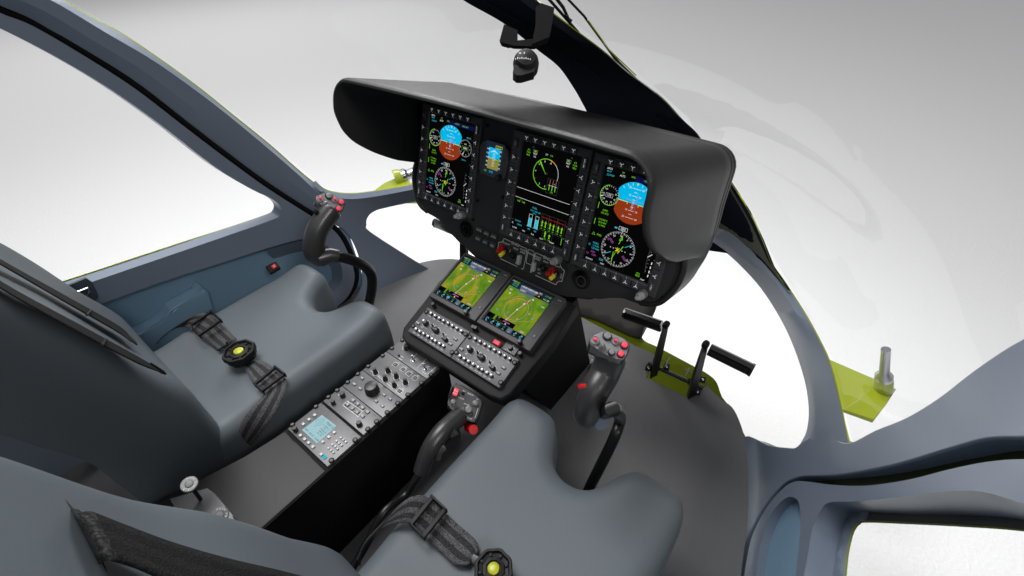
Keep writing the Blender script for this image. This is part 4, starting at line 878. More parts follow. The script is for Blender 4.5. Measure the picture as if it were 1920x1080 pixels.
    for k in range(7):
        a = x1 + (k + .5) * w / 7; yy = Y(.948); b.rect(a - .0068, yy - .0058, a + .0068, yy + .0058, z2, 'l_slate' if k == 4 else 'l_black')
        if k in (2,): b.rect(a - .0045, yy - .002, a + .0045, yy + .004, z2 + .0002, 'l_icon')
        elif k in (0,): b.arc(a, yy + .001, .003, .0016, z2 + .0002, 'l_icon', 0, 270, 14)
        elif k in (3, 4): b.arc(a, yy + .001, .0026, .0006, z2 + .0002, 'l_icon', 0, 360, 14)
        else: b.disc(a + .001, yy + .0015, .0026, z2 + .0002, 'l_icon', 10); b.line([(a - .004, yy - .002), (a + .002, yy + .001)], .0015, z2 + .0002, 'l_icon')
        b.text('NAV', a, yy - .0045, .0028, z2 + .0002, 'l_white')
    b.rect(X(.80), Y(.895), X(.97), Y(.84), z2 + .0001, 'l_olive'); b.text('20NM', X(.885), Y(.868), .0042, z2 + .0003, 'l_white')
    b.build('map_screen', nv)
    b = MB(g); b.box(W_ - .014, -.118, 0, W_ - .008, -.110, .002, 'key_grey', .001); b.build('home_button', nv)
    b = MB(g); b.lathe(W_ - .028, -H_ + .005, [(.0055, 0), (.0055, .013), (.0048, .0145)], 'knob', 20); b.lathe(W_ - .028, -H_ + .005, [(.0046, .0145), (.0042, .0175), (.0035, .018)], 'key_grey', 16); b.build('rotary_knob', nv)
navigator(-.1620, 'left green map screen of the pedestal'); navigator(.0010, 'right green map screen of the pedestal')
# audio panels
FA = -.010
PA_ = PED.sub(0, 0, 0)
small = [None]
def put(src_mb, name, par, fr_, x, y, cache, h=0, rot=0):
    if cache[0] is None: cache[0] = src_mb().build(name, par)
    else: o = cache[0].copy(); COL.objects.link(o); o.parent = par; cache[0] = o
    cache[0].matrix_local = fr_.m @ Matrix.Translation((x, y, h)) @ Matrix.Rotation(rot, 4, 'Z'); return cache[0]
def mk_vol():
    b = MB(); b.lathe(0, 0, [(.0040, 0), (.0040, .0045), (.0034, .005)], 'black', 16); b.lathe(0, 0, [(.0031, .005), (.0031, .0085), (.0024, .0098), (.0008, .0102)], 'knob_tip', 14); return b
def mk_fast():
    b = MB(); b.lathe(0, 0, [(.0056, -.002), (.0056, .0022), (.0048, .0030), (.0042, .0022), (.0010, .0022)], 'black', 22); b.lathe(0, 0, [(.0036, .0023), (.0034, .0028)], 'bezel', 14); return b
fast = [None]; vol = [None]
def audio(xl, label):
    g = PED.sub(xl + (0 if xl < 0 else .001), -.1765, 0); W_, H_ = .145, .0775; b = MB(g)
    b.prism([(0, 0), (W_, 0), (W_, -H_), (0, -H_)], -.012, 0, 'audio_face', .0008)
    t8 = ['VHF1', 'VHF2', 'COM', 'AUX', 'EXT', 'ICS', 'NAV', 'DME']; t8b = ['MSTR', 'WARN', 'ADF', 'NAV1', 'MKR', 'SPKR', 'VOX', 'CALL']
    vx = [.0245 + .0148 * k for k in range(8)]; vb = [.0205, .034, .0475, .062, .077, .088, .102, .115]
    for k in range(8):
        b.text(t8[k], vx[k] - .001, -.0175, .0036, .0003, 'white_ink'); b.text(t8b[k], vb[k] - .002, -.0725, .0036, .0003, 'white_ink')
        b.arc(vx[k], -.0105, .0052, .0005, .0003, 'white_ink', -20, 200, 12); b.arc(vb[k], -.064, .0052, .0005, .0003, 'white_ink', -20, 200, 12)
    for x, y, r in ((.030, -.0385, .0095), (.0685, -.0405, .0095), (.107, -.0475, .0072)): b.arc(x, y, r, .0006, .0003, 'white_ink', 20, 300, 26); b.text('VOL', x - .003, y - r - .003, .0036, .0003, 'white_ink'); b.text('ALT', x + .009, y - r, .0030, .0003, 'white_ink')
    for x, y in ((.0495, -.0345), (.0905, -.0395)):
        for dx, dy, t in ((-.0065, .002, 'ICS'), (.006, .004, 'TX'), (.004, -.007, 'COM')): b.text(t, x + dx, y + dy, .0036, .0003, 'white_ink')
        b.ticks(x, y, .003, .0062, 4, .0010, .0003, 'white_ink', 20)
    ap = b.build('audio_panel', pd); tag(ap, label)
    for k in range(8): put(mk_vol, 'volume_knob', ap, g, vx[k], -.0105, vol)
    for k in range(8): put(mk_vol, 'volume_knob', ap, g, vb[k], -.064, vol)
    for x, y, r, rt, tip in ((.030, -.0385, .0068, 2.3, 1), (.0685, -.0405, .0072, 3.4, 0), (.107, -.0475, .0052, 3.6, 0)):
        b = MB(g); b.lathe(x, y, [(r * 1.1, 0), (r, .004), (r * .9, .011), (r * .7, .012)], 'knob', 22)
        if tip: b.lathe(x, y, [(.0042, .012), (.0036, .017), (.003, .0185)], 'grey_plastic', 14); b.lathe(x, y, [(.0026, .0186), (.002, .0195)], 'knob_tip', 12)
        else:
            a = rt; b.line([(x, y), (x + r * 1.5 * math.cos(a), y + r * 1.5 * math.sin(a))], r * .8, .0118, 'knob')
            fr2 = g.sub(x, y, 0, a); b.box(0, -r * .42, .001, r * 1.5, r * .42, .0125, 'knob', .001, fr2)
        b.build('rotary_knob', ap)
    for x, y in ((.0495, -.0345), (.0905, -.0395)):
        b = MB(g); b.lathe(x, y, [(.0024, 0), (.0024, .003), (.0014, .004), (.0018, .008)], 'black', 12); b.build('toggle', ap)
    for x, y, t in ((.009, -.0475, 'EMER'), (.126, -.034, 'SPKR'), (.123, -.0505, 'VOX')):
        b = MB(g); b.box(x - .0058, y - .0032, 0, x + .0058, y + .0032, .0035, 'key_grey', .0008); b.text(t, x, y, .0036, .0037, 'white_ink'); b.build('push_button', ap)
    for x, y in ((.007, -.012), (.004, -.060), (.1405, -.0115), (.1415, -.0655)): put(mk_fast, 'fastener', ap, g, x, y, fast)
audio(-.1465, 'left knob panel of the pedestal'); audio(0, 'right knob panel of the pedestal under the red light')
b = MB(PED); x, y = PED.px(*C9(408, 410)); b.box(x - .0090, y - .0055, -.012, x + .0090, y + .0055, -.002, 'pink_red', .001); b.build('warning_light', pd)
b = MB(PED); x, y = PED.px(*C9(595, 500), -.008); b.prism([(x - .020, y - .011), (x + .017, y - .011), (x + .017, y + .012), (x - .020, y + .012)], -.013, -.007, 'audio_face', .0006); b.arc(x, y, .0075, .0008, -.0066, 'white_ink', 0, 360, 24); b.text('DIMMER', x + .001, y + .0098, .0036, -.0066, 'white_ink'); b.text('OFF', x - .010, y - .009, .0036, -.0066, 'white_ink'); dk = b.build('dimmer_plate', pd)
b = MB(PED); b.lathe(x, y, [(.0058, -.007), (.0055, .001), (.0045, .002)], 'knob', 20); b.build('rotary_knob', dk)
for cr_, x, y, par in ((C8, 655, 105, 1), (C8, 1330, 490, 1), (C8, 1370, 505, 1), (C9, 712, 565, 1)):
    px_, py_ = PED.px(*cr_(x, y), -.004); b = MB(PED); b.lathe(px_, py_, [(.0052, -.012), (.0050, .002), (.0042, .003)], 'knob', 16); b.build('side_knob', pd)

# ------------------------------------------------------------------ floor console
XC, YC, ZC = -.1832, -.2324, -.1336
CF = Fr((XC, YC, ZC), (1, 0, 0), (0, 0, 1)); fc = thing('floor_console', 'low black console between the seats carrying five grey control panels in a row', 'console')
C3_ = crop(520, 620, 4); K = lambda x, y, h=0: CF.px(*C3_(x, y), h)
b = MB(CF); b.prism([(-.006, .004), (.152, .004), (.152, -.60), (-.010, -.60)], -.285, -.006, 'console_side', .002); b.build('housing', fc)
b = MB(CF); b.prism([(-.004, -.345), (.149, -.345), (.149, -.62), (-.075, -.62), (-.012, -.43)], -.03, -.0035, 'console_shell', .003); b.build('rear_cover', fc)
rowsY = [(0, .0601), (.0612, .1345), (.1357, .1943), (.1955, .2480), (.2535, .3385)]
W5 = .146; pans = []
for k, (a, c_) in enumerate(rowsY):
    x1 = W5 if k < 4 else W5 + .0
    b = MB(CF); b.prism([(0, -a), (x1, -a), (x1, -c_), (0, -c_)], -.006, 0, 'console_face', .0008)
    pans.append((b, a, c_))
def done(k, label): o = pans[k][0].build('control_panel', fc); tag(o, label); return o
# 1 rotary + two toggles
b = pans[0][0]; z = .0003
b.arc(*K(972, 128), .0115, .0007, z, 'white_ink', -30, 250, 30); b.text('WIPER', *K(1010, 92), .0045, z, 'white_ink'); b.text('EMERG', *K(935, 195), .0040, z, 'white_ink'); b.text('LIGHT', *K(925, 215), .0040, z, 'white_ink')
b.line([K(1080, 140), K(995, 222), K(1030, 248)], .0009, z, 'white_ink'); b.line([K(1080, 140), K(1100, 150)], .0009, z, 'white_ink'); b.line([K(1140, 190), K(1050, 280)], .0009, z, 'white_ink'); b.line([K(1210, 225), K(1228, 238), K(1125, 330), K(1090, 310)], .0009, z, 'white_ink')
b.text('PITOT', *K(1130, 165), .0042, z, 'white_ink'); b.text('AUDIO', *K(1190, 212), .0042, z, 'white_ink'); b.text('OFF', *K(1048, 212), .0036, z, 'white_ink'); b.text('OFF', *K(1133, 270), .0036, z, 'white_ink')
for q in ((1020, 228), (1107, 290)): b.arc(*K(*q), .0065, .0008, z, 'white_ink', 0, 360, 24)
o = done(0, 'uppermost panel of the console with one rotary and two toggle switches')
b = MB(CF); x, y = K(975, 135); b.lathe(x, y, [(.0085, 0), (.0085, .003), (.0078, .004), (.0074, .013), (.0066, .0145)], 'knob', 10); b.build('rotary_knob', o)
for q, t_ in (((1020, 228), (1012, 190)), ((1107, 290), (1098, 250))):
    x, y = K(*q); b = MB(CF); b.lathe(x, y, [(.0048, 0), (.0048, .002), (.003, .003)], 'steel', 16); x2, y2 = K(*t_, .018); b.tube([CF(x, y, .002), CF(x2, y2, .020)], [.0016, .0026], 'steel', 12); b.build('toggle_switch', o)
for q in ((1080, 182), (1170, 237), (912, 182)): x, y = K(*q, .003); b = MB(CF); b.lathe(x, y, [(.0030, 0), (.0030, .003), (.0018, .0048), (.0004, .005)], 'steel' if q[0] > 1000 else 'knob', 14); b.build('indicator_lamp', o)
# 2 six knobs + annunciator squares
b = pans[1][0]
for q in ((738, 318), (832, 308), (812, 370), (895, 350), (880, 418), (963, 395)): b.arc(*K(*q), .0072, .0007, z, 'white_ink', 0, 360, 24)
b.line([K(700, 300), K(880, 440)], .0008, z, 'white_ink'); b.line([K(738, 318), K(812, 370), K(880, 418)], .0006, z, 'white_ink'); b.line([K(832, 308), K(895, 350), K(963, 395)], .0006, z, 'white_ink'); b.line([K(880, 440), K(925, 470)], .0007, z, 'white_ink')
for q in ((885, 255), (942, 290), (986, 323), (1032, 355), (917, 453)):
    x, y = K(*q); b.line([(x - .0065, y - .0055), (x + .0065, y - .0055), (x + .0065, y + .0060), (x - .0065, y + .0060)], .0007, z, 'white_ink', True); b.text('TEST', x + .002, y + .0088, .0034, z, 'white_ink')
o = done(1, 'second console panel with a cluster of six slim knobs and square push keys')
kk = [None]
def mk_slim(): b = MB(); b.lathe(0, 0, [(.0058, 0), (.0058, .004), (.0050, .005), (.0046, .009), (.0042, .0095), (.0042, .016), (.0036, .0172)], 'knob', 20, mods=lambda i: 1 + .04 * (i % 2)); return b
for q in ((738, 318), (832, 308), (812, 370), (895, 350), (880, 418), (963, 395)): put(mk_slim, 'rotary_knob', o, CF, *K(*q), kk)
kk = [None]
def mk_sq(): b = MB(); b.box(-.0048, -.0042, 0, .0048, .0042, .002, 'bezel', .0006); return b
for q in ((885, 255), (942, 290), (986, 323), (1032, 355), (917, 453)): put(mk_sq, 'push_key', o, CF, *K(*q), kk)
# 3 big knob
o = done(2, 'third console panel with one very large round knob')
b = MB(CF); x, y = K(715, 455); b.lathe(x, y, [(.0165, 0), (.0165, .004), (.0155, .007), (.0150, .019), (.0140, .0215), (.0125, .0222)], 'knob', 40, mods=lambda i: 1 + .008 * (i % 2)); b.build('large_rotary_knob', o)
kk = [None]
def mk_key(w=.0050, d=.0030, m='key_grey', t='LDG'):
    def f(): b = MB(); b.box(-w, -d, 0, w, d, .003, m, .0007); b.text(t, 0, 0, .0030, .0032, 'white_ink'); return b
    return f
for q in ((636, 358), (577, 403), (622, 436), (800, 482), (846, 513), (741, 530), (788, 566)): put(mk_key(), 'push_key', o, CF, *K(*q), kk)
# 4 keys + knobs
b = pans[3][0]; b.line([K(*q) for q in ((522, 527), (642, 605), (608, 645), (490, 560))], .0007, z, 'white_ink', True)
b.text('OFF', *K(462, 483), .0036, z, 'white_ink'); b.text('TEMP', *K(590, 690), .0036, z, 'white_ink')
o = done(3, 'fourth console panel with a keypad block framed in white')
kk = [None]
for q in ((568, 522), (603, 550), (638, 578), (527, 553), (562, 582), (598, 612), (676, 610), (640, 642)): put(mk_key(.0052, .0040, 'key_grey', 'A/C'), 'push_key', o, CF, *K(*q), kk)
for q, r in (((492, 490), .0062), ((422, 548), .0050), ((617, 708), .0062)):
    x, y = K(*q); b = MB(CF); b.lathe(x, y, [(r, 0), (r * .95, .010), (r * .8, .0115)], 'knob', 20, mods=lambda i: 1 + .04 * (i % 2)); b.build('rotary_knob', o)
# 5 lcd unit
o = done(4, 'lowest console panel with pale blue screen and number keys')
q = [K(*p) for p in ((335, 632), (445, 715), (298, 848), (185, 745))]
b = MB(CF); b.poly(q, .0004, 'l_lcd'); FS = CF.sub(*q[0], .0006); sx = (Vector(q[1]) - Vector(q[0])).length; sy = (Vector(q[3]) - Vector(q[0])).length
lx = lambda a, c_: (a * sx, -c_ * sy)
b.arc(*lx(.25, .28), .0085, .0005, 0, 'l_lcddark', 0, 360, 30, fr=FS); b.arc(*lx(.25, .28), .0045, .0004, 0, 'l_lcddark', 0, 360, 24, fr=FS); b.disc(*lx(.25, .28), .001, 0, 'l_lcddark', 8, fr=FS)
for k in range(4): b.arc(lx(.25, .28)[0] + .0105 * math.cos(k * PI / 2), lx(.25, .28)[1] + .0105 * math.sin(k * PI / 2), .003, .0004, 0, 'l_lcddark', k * 90 - 60, k * 90 + 60, 8, fr=FS)
b.text('TRIM 15', *lx(.75, .12), .0075, .0, 'l_lcddark', fr=FS); 
for k, t in enumerate(('GAIN 12', 'TILT -3', 'MODE SR', 'RNG 20', 'ELV 04')): b.text(t, *lx(.75, .26 + k * .10), .0048, 0, 'l_lcddark', fr=FS)
b.text('TERM   240 LIC  10:24N', *lx(.5, .88), .0052, 0, 'l_lcddark', fr=FS)
b.build('lcd_screen', o)
kk = [None]
for q in ((282, 636), (240, 668), (196, 703), (175, 788), (206, 816), (236, 843), (268, 873), (428, 765), (388, 800), (343, 836), (330, 930)): put(mk_key(.0036, .0030, 'grey_plastic', '>'), 'push_key', o, CF, *K(*q), kk)
kk = [None]; lab = '123456789C0E'
for i, q in enumerate([(c_[0] + j * 18.5, c_[1] + j * 15.5) for c_ in ((478, 805), (446, 830), (415, 857), (385, 884)) for j in range(3)]): put(mk_key(.0027, .0023, 'grey_plastic', '0'), 'number_key', o, CF, *K(*q), kk)
x, y = K(354, 950); b = MB(CF); b.box(x - .0042, y - .0036, 0, x + .0042, y + .0036, .003, 'l_cyan', .0005); b.build('cyan_key', o)
x, y = K(140, 750); b = MB(CF); b.lathe(x, y, [(.0055, 0), (.0052, .010), (.0045, .0115)], 'knob', 18); b.build('rotary_knob', o)
for q in ((790, 188), (682, 268), (605, 326), (528, 388), (450, 448), (384, 498), (290, 570), (115, 706), (1228, 266), (1152, 332), (1080, 394), (978, 482), (902, 546), (824, 615), (745, 684), (679, 740), (585, 822), (407, 975), (938, 72), (860, 133)): 
    put(mk_fast, 'fastener', fc, CF, *K(*q), fast)
# rear push knobs on a plate
ak = thing('air_knob_plate', 'small grey plate behind the console with round pull knobs lettered PUSH FOR AIR', 'control plate')
AF = Fr((0, 0, ZC + .03), (1, 0, 0), (0, 0, 1)); b = MB(AF); b.prism([AF.px(u, v) for u, v in ((318, 935), (388, 915), (402, 925), (437, 966), (440, 990), (360, 1010))], -.03, 0, 'console_face', .001); b.build('plate', ak)
for (u, v), (bu, bv), r in (((355, 908), (376, 936), .014), ((412, 966), (418, 978), .014)):
    p0 = atz(bu, bv, ZC + .03); p1 = CAM + ray(u, v) * ((p0 - CAM).length - .045); ax = (CAM - p1).normalized() * .5 + (p1 - p0).normalized() * .8; G_ = Fr(p1, (1, .3, 0), ax)
    b = MB(); b.tube([p0, p1], .0035, 'black', 12); ks = b.build('knob_stem', ak)
    b = MB(G_); b.lathe(0, 0, [(.006, -.012), (.006, -.004), (r, -.002), (r, .001), (r - .001, .002)], 'air_face', 32); b.lathe(0, 0, [(.0062, .0021), (.006, .0032), (.005, .0034)], 'key_grey', 20); b.lathe(0, 0, [(.0068, .0021), (.0067, .0024)], 'black', 20)
    for i, ch in enumerate('PUSH FOR AIR'):
        a = math.radians(150 - i * 22); b.text(ch, .0100 * math.cos(a), .0100 * math.sin(a), .0050, .0026, 'white_ink', a - PI / 2)
    b.build('pull_knob', ak)
# ------------------------------------------------------------------ seats
def pillow(name, outline, top, r, depth, fr_, m, parent, step=.022, bottom_in=.0):
    outline = [Vector(p).to_2d() for p in dense(outline, step * .45)]
    a = sum(outline[i].x * outline[(i + 1) % len(outline)].y - outline[(i + 1) % len(outline)].x * outline[i].y for i in range(len(outline)))
    if a < 0: outline = outline[::-1]
    n = len(outline); ex = []
    nrm = []
    for i in range(n):
        t = (outline[(i + 2) % n] - outline[i - 2]).normalized(); nrm.append(Vector((-t.y, t.x)))
    for f in (.035, .12, .25, .42, .62, .85, 1.1):
        for i in range(0, n):
            p = outline[i] + nrm[i] * r * f
            if inside(p, outline) and dist_poly(p, outline) > r * f * .93: ex.append(p)
    big = [p for p in ex]
    vs0 = list(outline) + big; nb = n
    xs = [p.x for p in outline]; ys = [p.y for p in outline]; y = min(ys); row = 0
    while y < max(ys):
        x = min(xs) + step / 2 * (row % 2)
        while x < max(xs):
            if inside((x, y), outline) and dist_poly((x, y), outline) > r * 1.3: vs0.append(Vector((x, y)))
            x += step
        y += step * .87; row += 1
    R = delaunay_2d_cdt(vs0, [(i, (i + 1) % n) for i in range(n)], [], 0, 1e-7); V = R[0]
    b = MB(fr_); P = []
    for p in V:
        d = min(dist_poly(p, outline), r); q = r - math.sqrt(max(0, r * r - (r - d) ** 2)); P.append((p.x, p.y, top(p.x, p.y) - q))
    fs = []
    for f in R[2]:
        c = sum((V[i] for i in f), Vector((0, 0))) / len(f)
        if inside(c, outline): 
            f = list(f); cr2 = (V[f[1]] - V[f[0]]).cross(V[f[2]] - V[f[0]]); fs.append(tuple(f) if cr2 > 0 else tuple(f[::-1]))
    b.add(P, fs, m)
    # side wall
    s = []; 
    for k in range(5):
        for i in range(n):
            p = outline[i]; q = k / 4; z = top(p.x, p.y) - r - (depth - r) * q; bul = .004 * math.sin(PI * q); s.append((p.x - nrm[i].x * (bul - bottom_in * q), p.y - nrm[i].y * (bul - bottom_in * q), z))
    b.add(s, [(k * n + i, (k + 1) * n + i, (k + 1) * n + (i + 1) % n, k * n + (i + 1) % n) for k in range(4) for i in range(n)] + [tuple(range(5 * n - 1, 4 * n - 1, -1))], m)
    o = b.build(name, parent, 60)
    bm = bmesh.new(); bm.from_mesh(o.data); bmesh.ops.remove_doubles(bm, verts=bm.verts, dist=1e-5); bm.to_mesh(o.data); bm.free()
    return o
half = [(.200, -.72), (.207, -.45), (.205, -.27), (.200, -.232), (.182, -.211), (.15, -.205), (.115, -.205), (.093, -.212), (.073, -.236), (.058, -.265), (.040, -.291), (.015, -.304)]
cush = [(x, y) for x, y in half] + [(-x, y) for x, y in half[::-1]]
cush = [tuple(p) for p in cr(cush, 90)]
def prof(z): return itp([(-.3, .0), (-.1, -.002), (0, -.006), (.13, -.045), (.25, -.08), (.345, -.115), (.45, -.140), (.9, -.25)], z)
def seat(xc, label, slots):
    t = thing('pilot_seat', label, 'seat', 'pilot seats')
    S1 = Fr((xc, 0, -.108), (1, 0, 0), (0, 0, 1))
    pillow('seat_cushion', cush, lambda x, y: -.004 * math.cos(x * 14) + .010 * math.exp(-((y + .23) / .05) ** 2) - .006 * math.exp(-((y + .64) / .05) ** 2), .040, .17, S1, 'leather', t)
    B1 = Fr((xc, -.657, 0), (-1, 0, 0), (0, 1, 0))
    ol = [tuple(p) for p in cr([(-.205, .70), (-.207, .45), (-.207, .1), (-.206, -.15), (-.196, -.235), (-.14, -.255), (0, -.258), (.14, -.255), (.196, -.235), (.206, -.15), (.207, .1), (.207, .45), (.205, .70)], 70)] + [(.15, .80), (-.15, .80)]
    pillow('backrest', ol, lambda x, y: prof(y) + .012 * (abs(x) / .2) ** 2.5 * max(0, min(1, (y + .05) / .25)), .045, .175, B1, 'leather', t)
    b = MB(); b.box(xc - .185, -.80, -.42, xc + .185, -.26, -.285, 'black', .01); b.build('seat_base', t)
    b = MB(B1); b.prism([(-.17, -.20), (.17, -.20), (.17, -.30), (.15, -.34), (-.15, -.34), (-.17, -.30)], -.16, -.03, 'leather', .02); b.build('lower_shell', t)
    return t
st_r = seat(.368, 'grey leather pilot seat nearest the camera, at the lower right, with notched cushion front', 1)
st_l = seat(-.466, 'grey leather co-pilot seat farther away beside the left door, with notched cushion front', 0)

def ribbon(A, B, name, parent, m, th=.0018, n=60, wn=6):
    A = cr(A, n); B = cr(B, n); vs = []; L = [0]
    for i in range(1, n): L.append(L[-1] + ((A[i] + B[i]) / 2 - (A[i - 1] + B[i - 1]) / 2).length)
    for i in range(n):
        for k in range(wn + 1): vs.append(A[i].lerp(B[i], k / wn))
    fs = [(i * (wn + 1) + k, i * (wn + 1) + k + 1, (i + 1) * (wn + 1) + k + 1, (i + 1) * (wn + 1) + k) for i in range(n - 1) for k in range(wn)]
    me = bpy.data.meshes.new(name); me.from_pydata([tuple(v) for v in vs], [], fs); me.materials.append(M(m)); uv = me.uv_layers.new(name='UVMap')
    for lp in me.loops: i, k = divmod(lp.vertex_index, wn + 1); uv.data[lp.index].uv = (k / wn, L[i])
    me.polygons.foreach_set('use_smooth', [True] * len(me.polygons)); o = bpy.data.objects.new(name, me); COL.objects.link(o); o.parent = parent
    md = o.modifiers.new('solid', 'SOLIDIFY'); md.thickness = th; md.offset = 0; return o
def adj(cs, z, parent, w=.006):
    P = [atz(u, v, z) for u, v in cs]; b = MB(); F = Fr(P[0], P[1] - P[0], (0, 0, 1)); L = [( (p - F.o).dot(F.ex), (p - F.o).dot(F.ey)) for p in P]
    c = Vector((sum(p[0] for p in L) / 4, sum(p[1] for p in L) / 4))
    def bar(a, d, w, h0, h1):
        a = Vector(a); d = Vector(d); t = (d - a).normalized(); nn = Vector((-t.y, t.x)); nn = nn if nn.dot(c - a) > 0 else -nn
        pts = [a, d, d + nn * w, a + nn * w]; b.prism([tuple(p) for p in pts], h0, h1, 'black', .001, fr=F)
    bar(L[0], L[1], .004, -.006, .008); bar(L[2], L[3], .003, -.006, .006); bar(L[1], L[2], w, -.001, .005); bar(L[3], L[0], w, .0, .006)
    b.build('adjuster', parent)
def buckle(u, v, z, r, parent, rot=0):
    F = Fr(atz(u, v, z), (math.cos(rot), math.sin(rot), 0), (0, 0, 1)); b = MB(F)
    b.lathe(0, 0, [(r * .8, -.012), (r * .9, -.010), (r * .92, 0), (r, .002), (r, .011), (r * .95, .014), (r * .84, .014), (r * .78, .008), (r * .60, .007), (r * .56, .011), (r * .40, .012), (r * .38, .009), (r * .36, .009)], 'black', 72, mods=lambda i: 1 + .03 * math.sin(i * PI / 4.5))
    for k in range(8): a = k * PI / 4; b.box(r * .60, -.0022, .006, r * .80, .0022, .011, 'black', .0005, F.sub(0, 0, 0, a))
    o = b.build('buckle', parent); b = MB(F); b.lathe(0, 0, [(r * .31, .006), (r * .30, .0130), (r * .24, .0145), (r * .1, .015)], 'yellow_button', 30); b.build('release_button', o); return o
D1 = crop(280, 560, 4.91); D2 = crop(640, 900, 5.3333)
def Z(c, pts, zs): return [atz(*c(*p), z) for p, z in zip(pts, zs)]
idf = lambda x, y: (x, y)
SZ = -.098
lb = thing('seat_belt', 'grey webbing lap belt with yellow buckle button lying across the far left seat', 'seat belt', 'lap belts')
ribbon(Z(D1, [(20, 490), (95, 380), (190, 297), (300, 262), (390, 278), (490, 352), (560, 412), (632, 470)], [-.19, -.16, -.13, -.10, -.09, -.092, SZ, SZ]),
       Z(D1, [(35, 450), (130, 345), (250, 255), (390, 168), (490, 132), (580, 160), (680, 255), (806, 372)], [-.17, -.13, -.09, -.072, -.068, -.078, -.095, SZ]), 'lap_strap', lb, 'webbing')
ribbon(Z(idf, [(459, 690), (470, 710), (484, 727), (495, 740), (470, 768), (452, 795), (440, 832), (437, 845)], [SZ, SZ, SZ, SZ, -.10, -.12, -.17, -.21]),
       Z(idf, [(482, 674), (504, 683), (522, 699), (537, 714), (531, 745), (505, 793), (468, 836), (441, 850)], [SZ, SZ, SZ, SZ, -.105, -.13, -.19, -.22]), 'lap_strap', lb, 'webbing')
adj([D1(578, 118), D1(672, 205), D1(462, 352), D1(380, 250)], -.075, lb); adj([D1(1165, 628), D1(1260, 700), D1(1045, 862), D1(962, 795)], -.088, lb)
q = atz(451, 664, -.085); rr = (atz(480, 662, -.085) - q).length; buckle(451, 664, -.085, rr, lb, .4)
for a_, d_ in ((D1(800, 370), D1(640, 470)), (D1(850, 640), D1(950, 560))):
    b = MB(); p = (atz(*a_, SZ + .003) + atz(*d_, SZ + .003)) / 2; b.tube([p, p.lerp(q, .6)], .0085, 'black_gloss', 10, flat=.5, up=(1, 0, 0)); b.build('belt_tongue', lb)
rb = thing('seat_belt', 'grey webbing lap belt with yellow buckle button lying across the near right seat', 'seat belt', 'lap belts')
ribbon(Z(D2, [(185, 860), (235, 665), (400, 490), (560, 437), (690, 450), (850, 590), (1000, 725), (1130, 840), (1270, 852)], [-.22, -.17, -.12, -.09, -.085, -.095, SZ, SZ, SZ]),
       Z(D2, [(160, 800), (245, 615), (440, 400), (620, 215), (750, 155), (880, 185), (1150, 430), (1342, 600), (1372, 710)], [-.19, -.15, -.10, -.07, -.068, -.08, -.095, SZ, SZ]), 'lap_strap', rb, 'webbing')
adj([D2(908, 158), D2(1062, 305), D2(830, 598), D2(678, 440)], -.078, rb, .008)
q = atz(926, 1071, -.085); rr = (atz(962, 1071, -.085) - q).length; buckle(926, 1071, -.085, rr, rb, .9)
b = MB(); p = atz(*D2(1320, 790), SZ + .003); b.tube([p, p.lerp(q, .55)], .0095, 'key_grey', 10, flat=.5, up=(1, 0, 0)); b.build('belt_tongue', rb)
# shoulder straps on the left backrest
BP = Fr((-.466, -.657, .0), (-1, 0, 0), (0, .95, .313))
sh = thing('shoulder_harness', 'two narrow black shoulder straps running down the far left seat backrest', 'harness', 'shoulder harnesses')
for a_, c_ in ((((-150, 395), (0, 484), (130, 556), (225, 610), (252, 640)), ((-160, 408), (0, 499), (120, 570), (210, 621), (246, 642))), (((-150, 420), (0, 524), (150, 606), (262, 668), (300, 694)), ((-160, 440), (0, 545), (140, 625), (250, 682), (298, 698)))):
    a_, c_ = [tuple(Vector(p_).lerp(Vector(q_), k_) for p_, q_ in zip(a_, c_)) for k_ in (.15, .75)]
    ps = [[BP(*BP.px(u, v, .013), .013) for u, v in e] for e in (a_, c_)]
    o = ribbon(ps[0], ps[1], 'shoulder_strap', sh, 'webbing_black', .0018)
    b = MB(); tip = ps[0][-1]; dr = (ps[0][-1] - ps[0][-2]).normalized(); b.tube([tip - dr * .02, tip + dr * .006, tip + dr * .012], [.006, .005, .002], 'black', 8, flat=.5); b.build('strap_tip', o)
    e1 = [BP(*BP.px(*[(a_[-2][i] * .45 + a_[-3][i] * .55) for i in (0, 1)], .016), .016), BP(*BP.px(*[(c_[-2][i] * .45 + c_[-3][i] * .55) for i in (0, 1)], .016), .016)]
    b = MB(); b.tube([e1[0], e1[1] + (e1[1] - e1[0]) * .1], .002, 'black', 8); b.build('keeper', o)
# wide mesh strap of the near backrest
BR = Fr((.368, -.657, .0), (-1, 0, 0), (0, .95, .313)); hh = .032
sr = thing('shoulder_harness', 'wide black woven shoulder strap emerging from a slot in the near right seat backrest', 'harness', 'shoulder harnesses')
A_ = [(138, 955), (150, 962), (168, 962), (232, 987), (322, 1020), (427, 1050), (547, 1078), (700, 1120)]; B_ = [(190, 1055), (197, 1052), (212, 1049), (262, 1064), (330, 1094), (420, 1125), (520, 1160), (640, 1200)]
hs_ = [.006, .014, .020, .022, .022, .022, .022, .022]
ribbon([BR(*BR.px(*p, h_), h_) for p, h_ in zip(A_, hs_)], [BR(*BR.px(*p, h_), h_) for p, h_ in zip(B_, hs_)], 'woven_strap', sr, 'strap_black', .003)
ribbon([BR(*BR.px(*p, h_), h_) for p, h_ in zip([(136, 954), (146, 961), (160, 960), (176, 964)], (.010, .018, .0235, .0245))], [BR(*BR.px(*p, h_), h_) for p, h_ in zip([(189, 1056), (195, 1053), (206, 1049), (222, 1052)], (.010, .018, .0235, .0245))], 'mesh_sleeve', sr, 'mesh_black', .002)
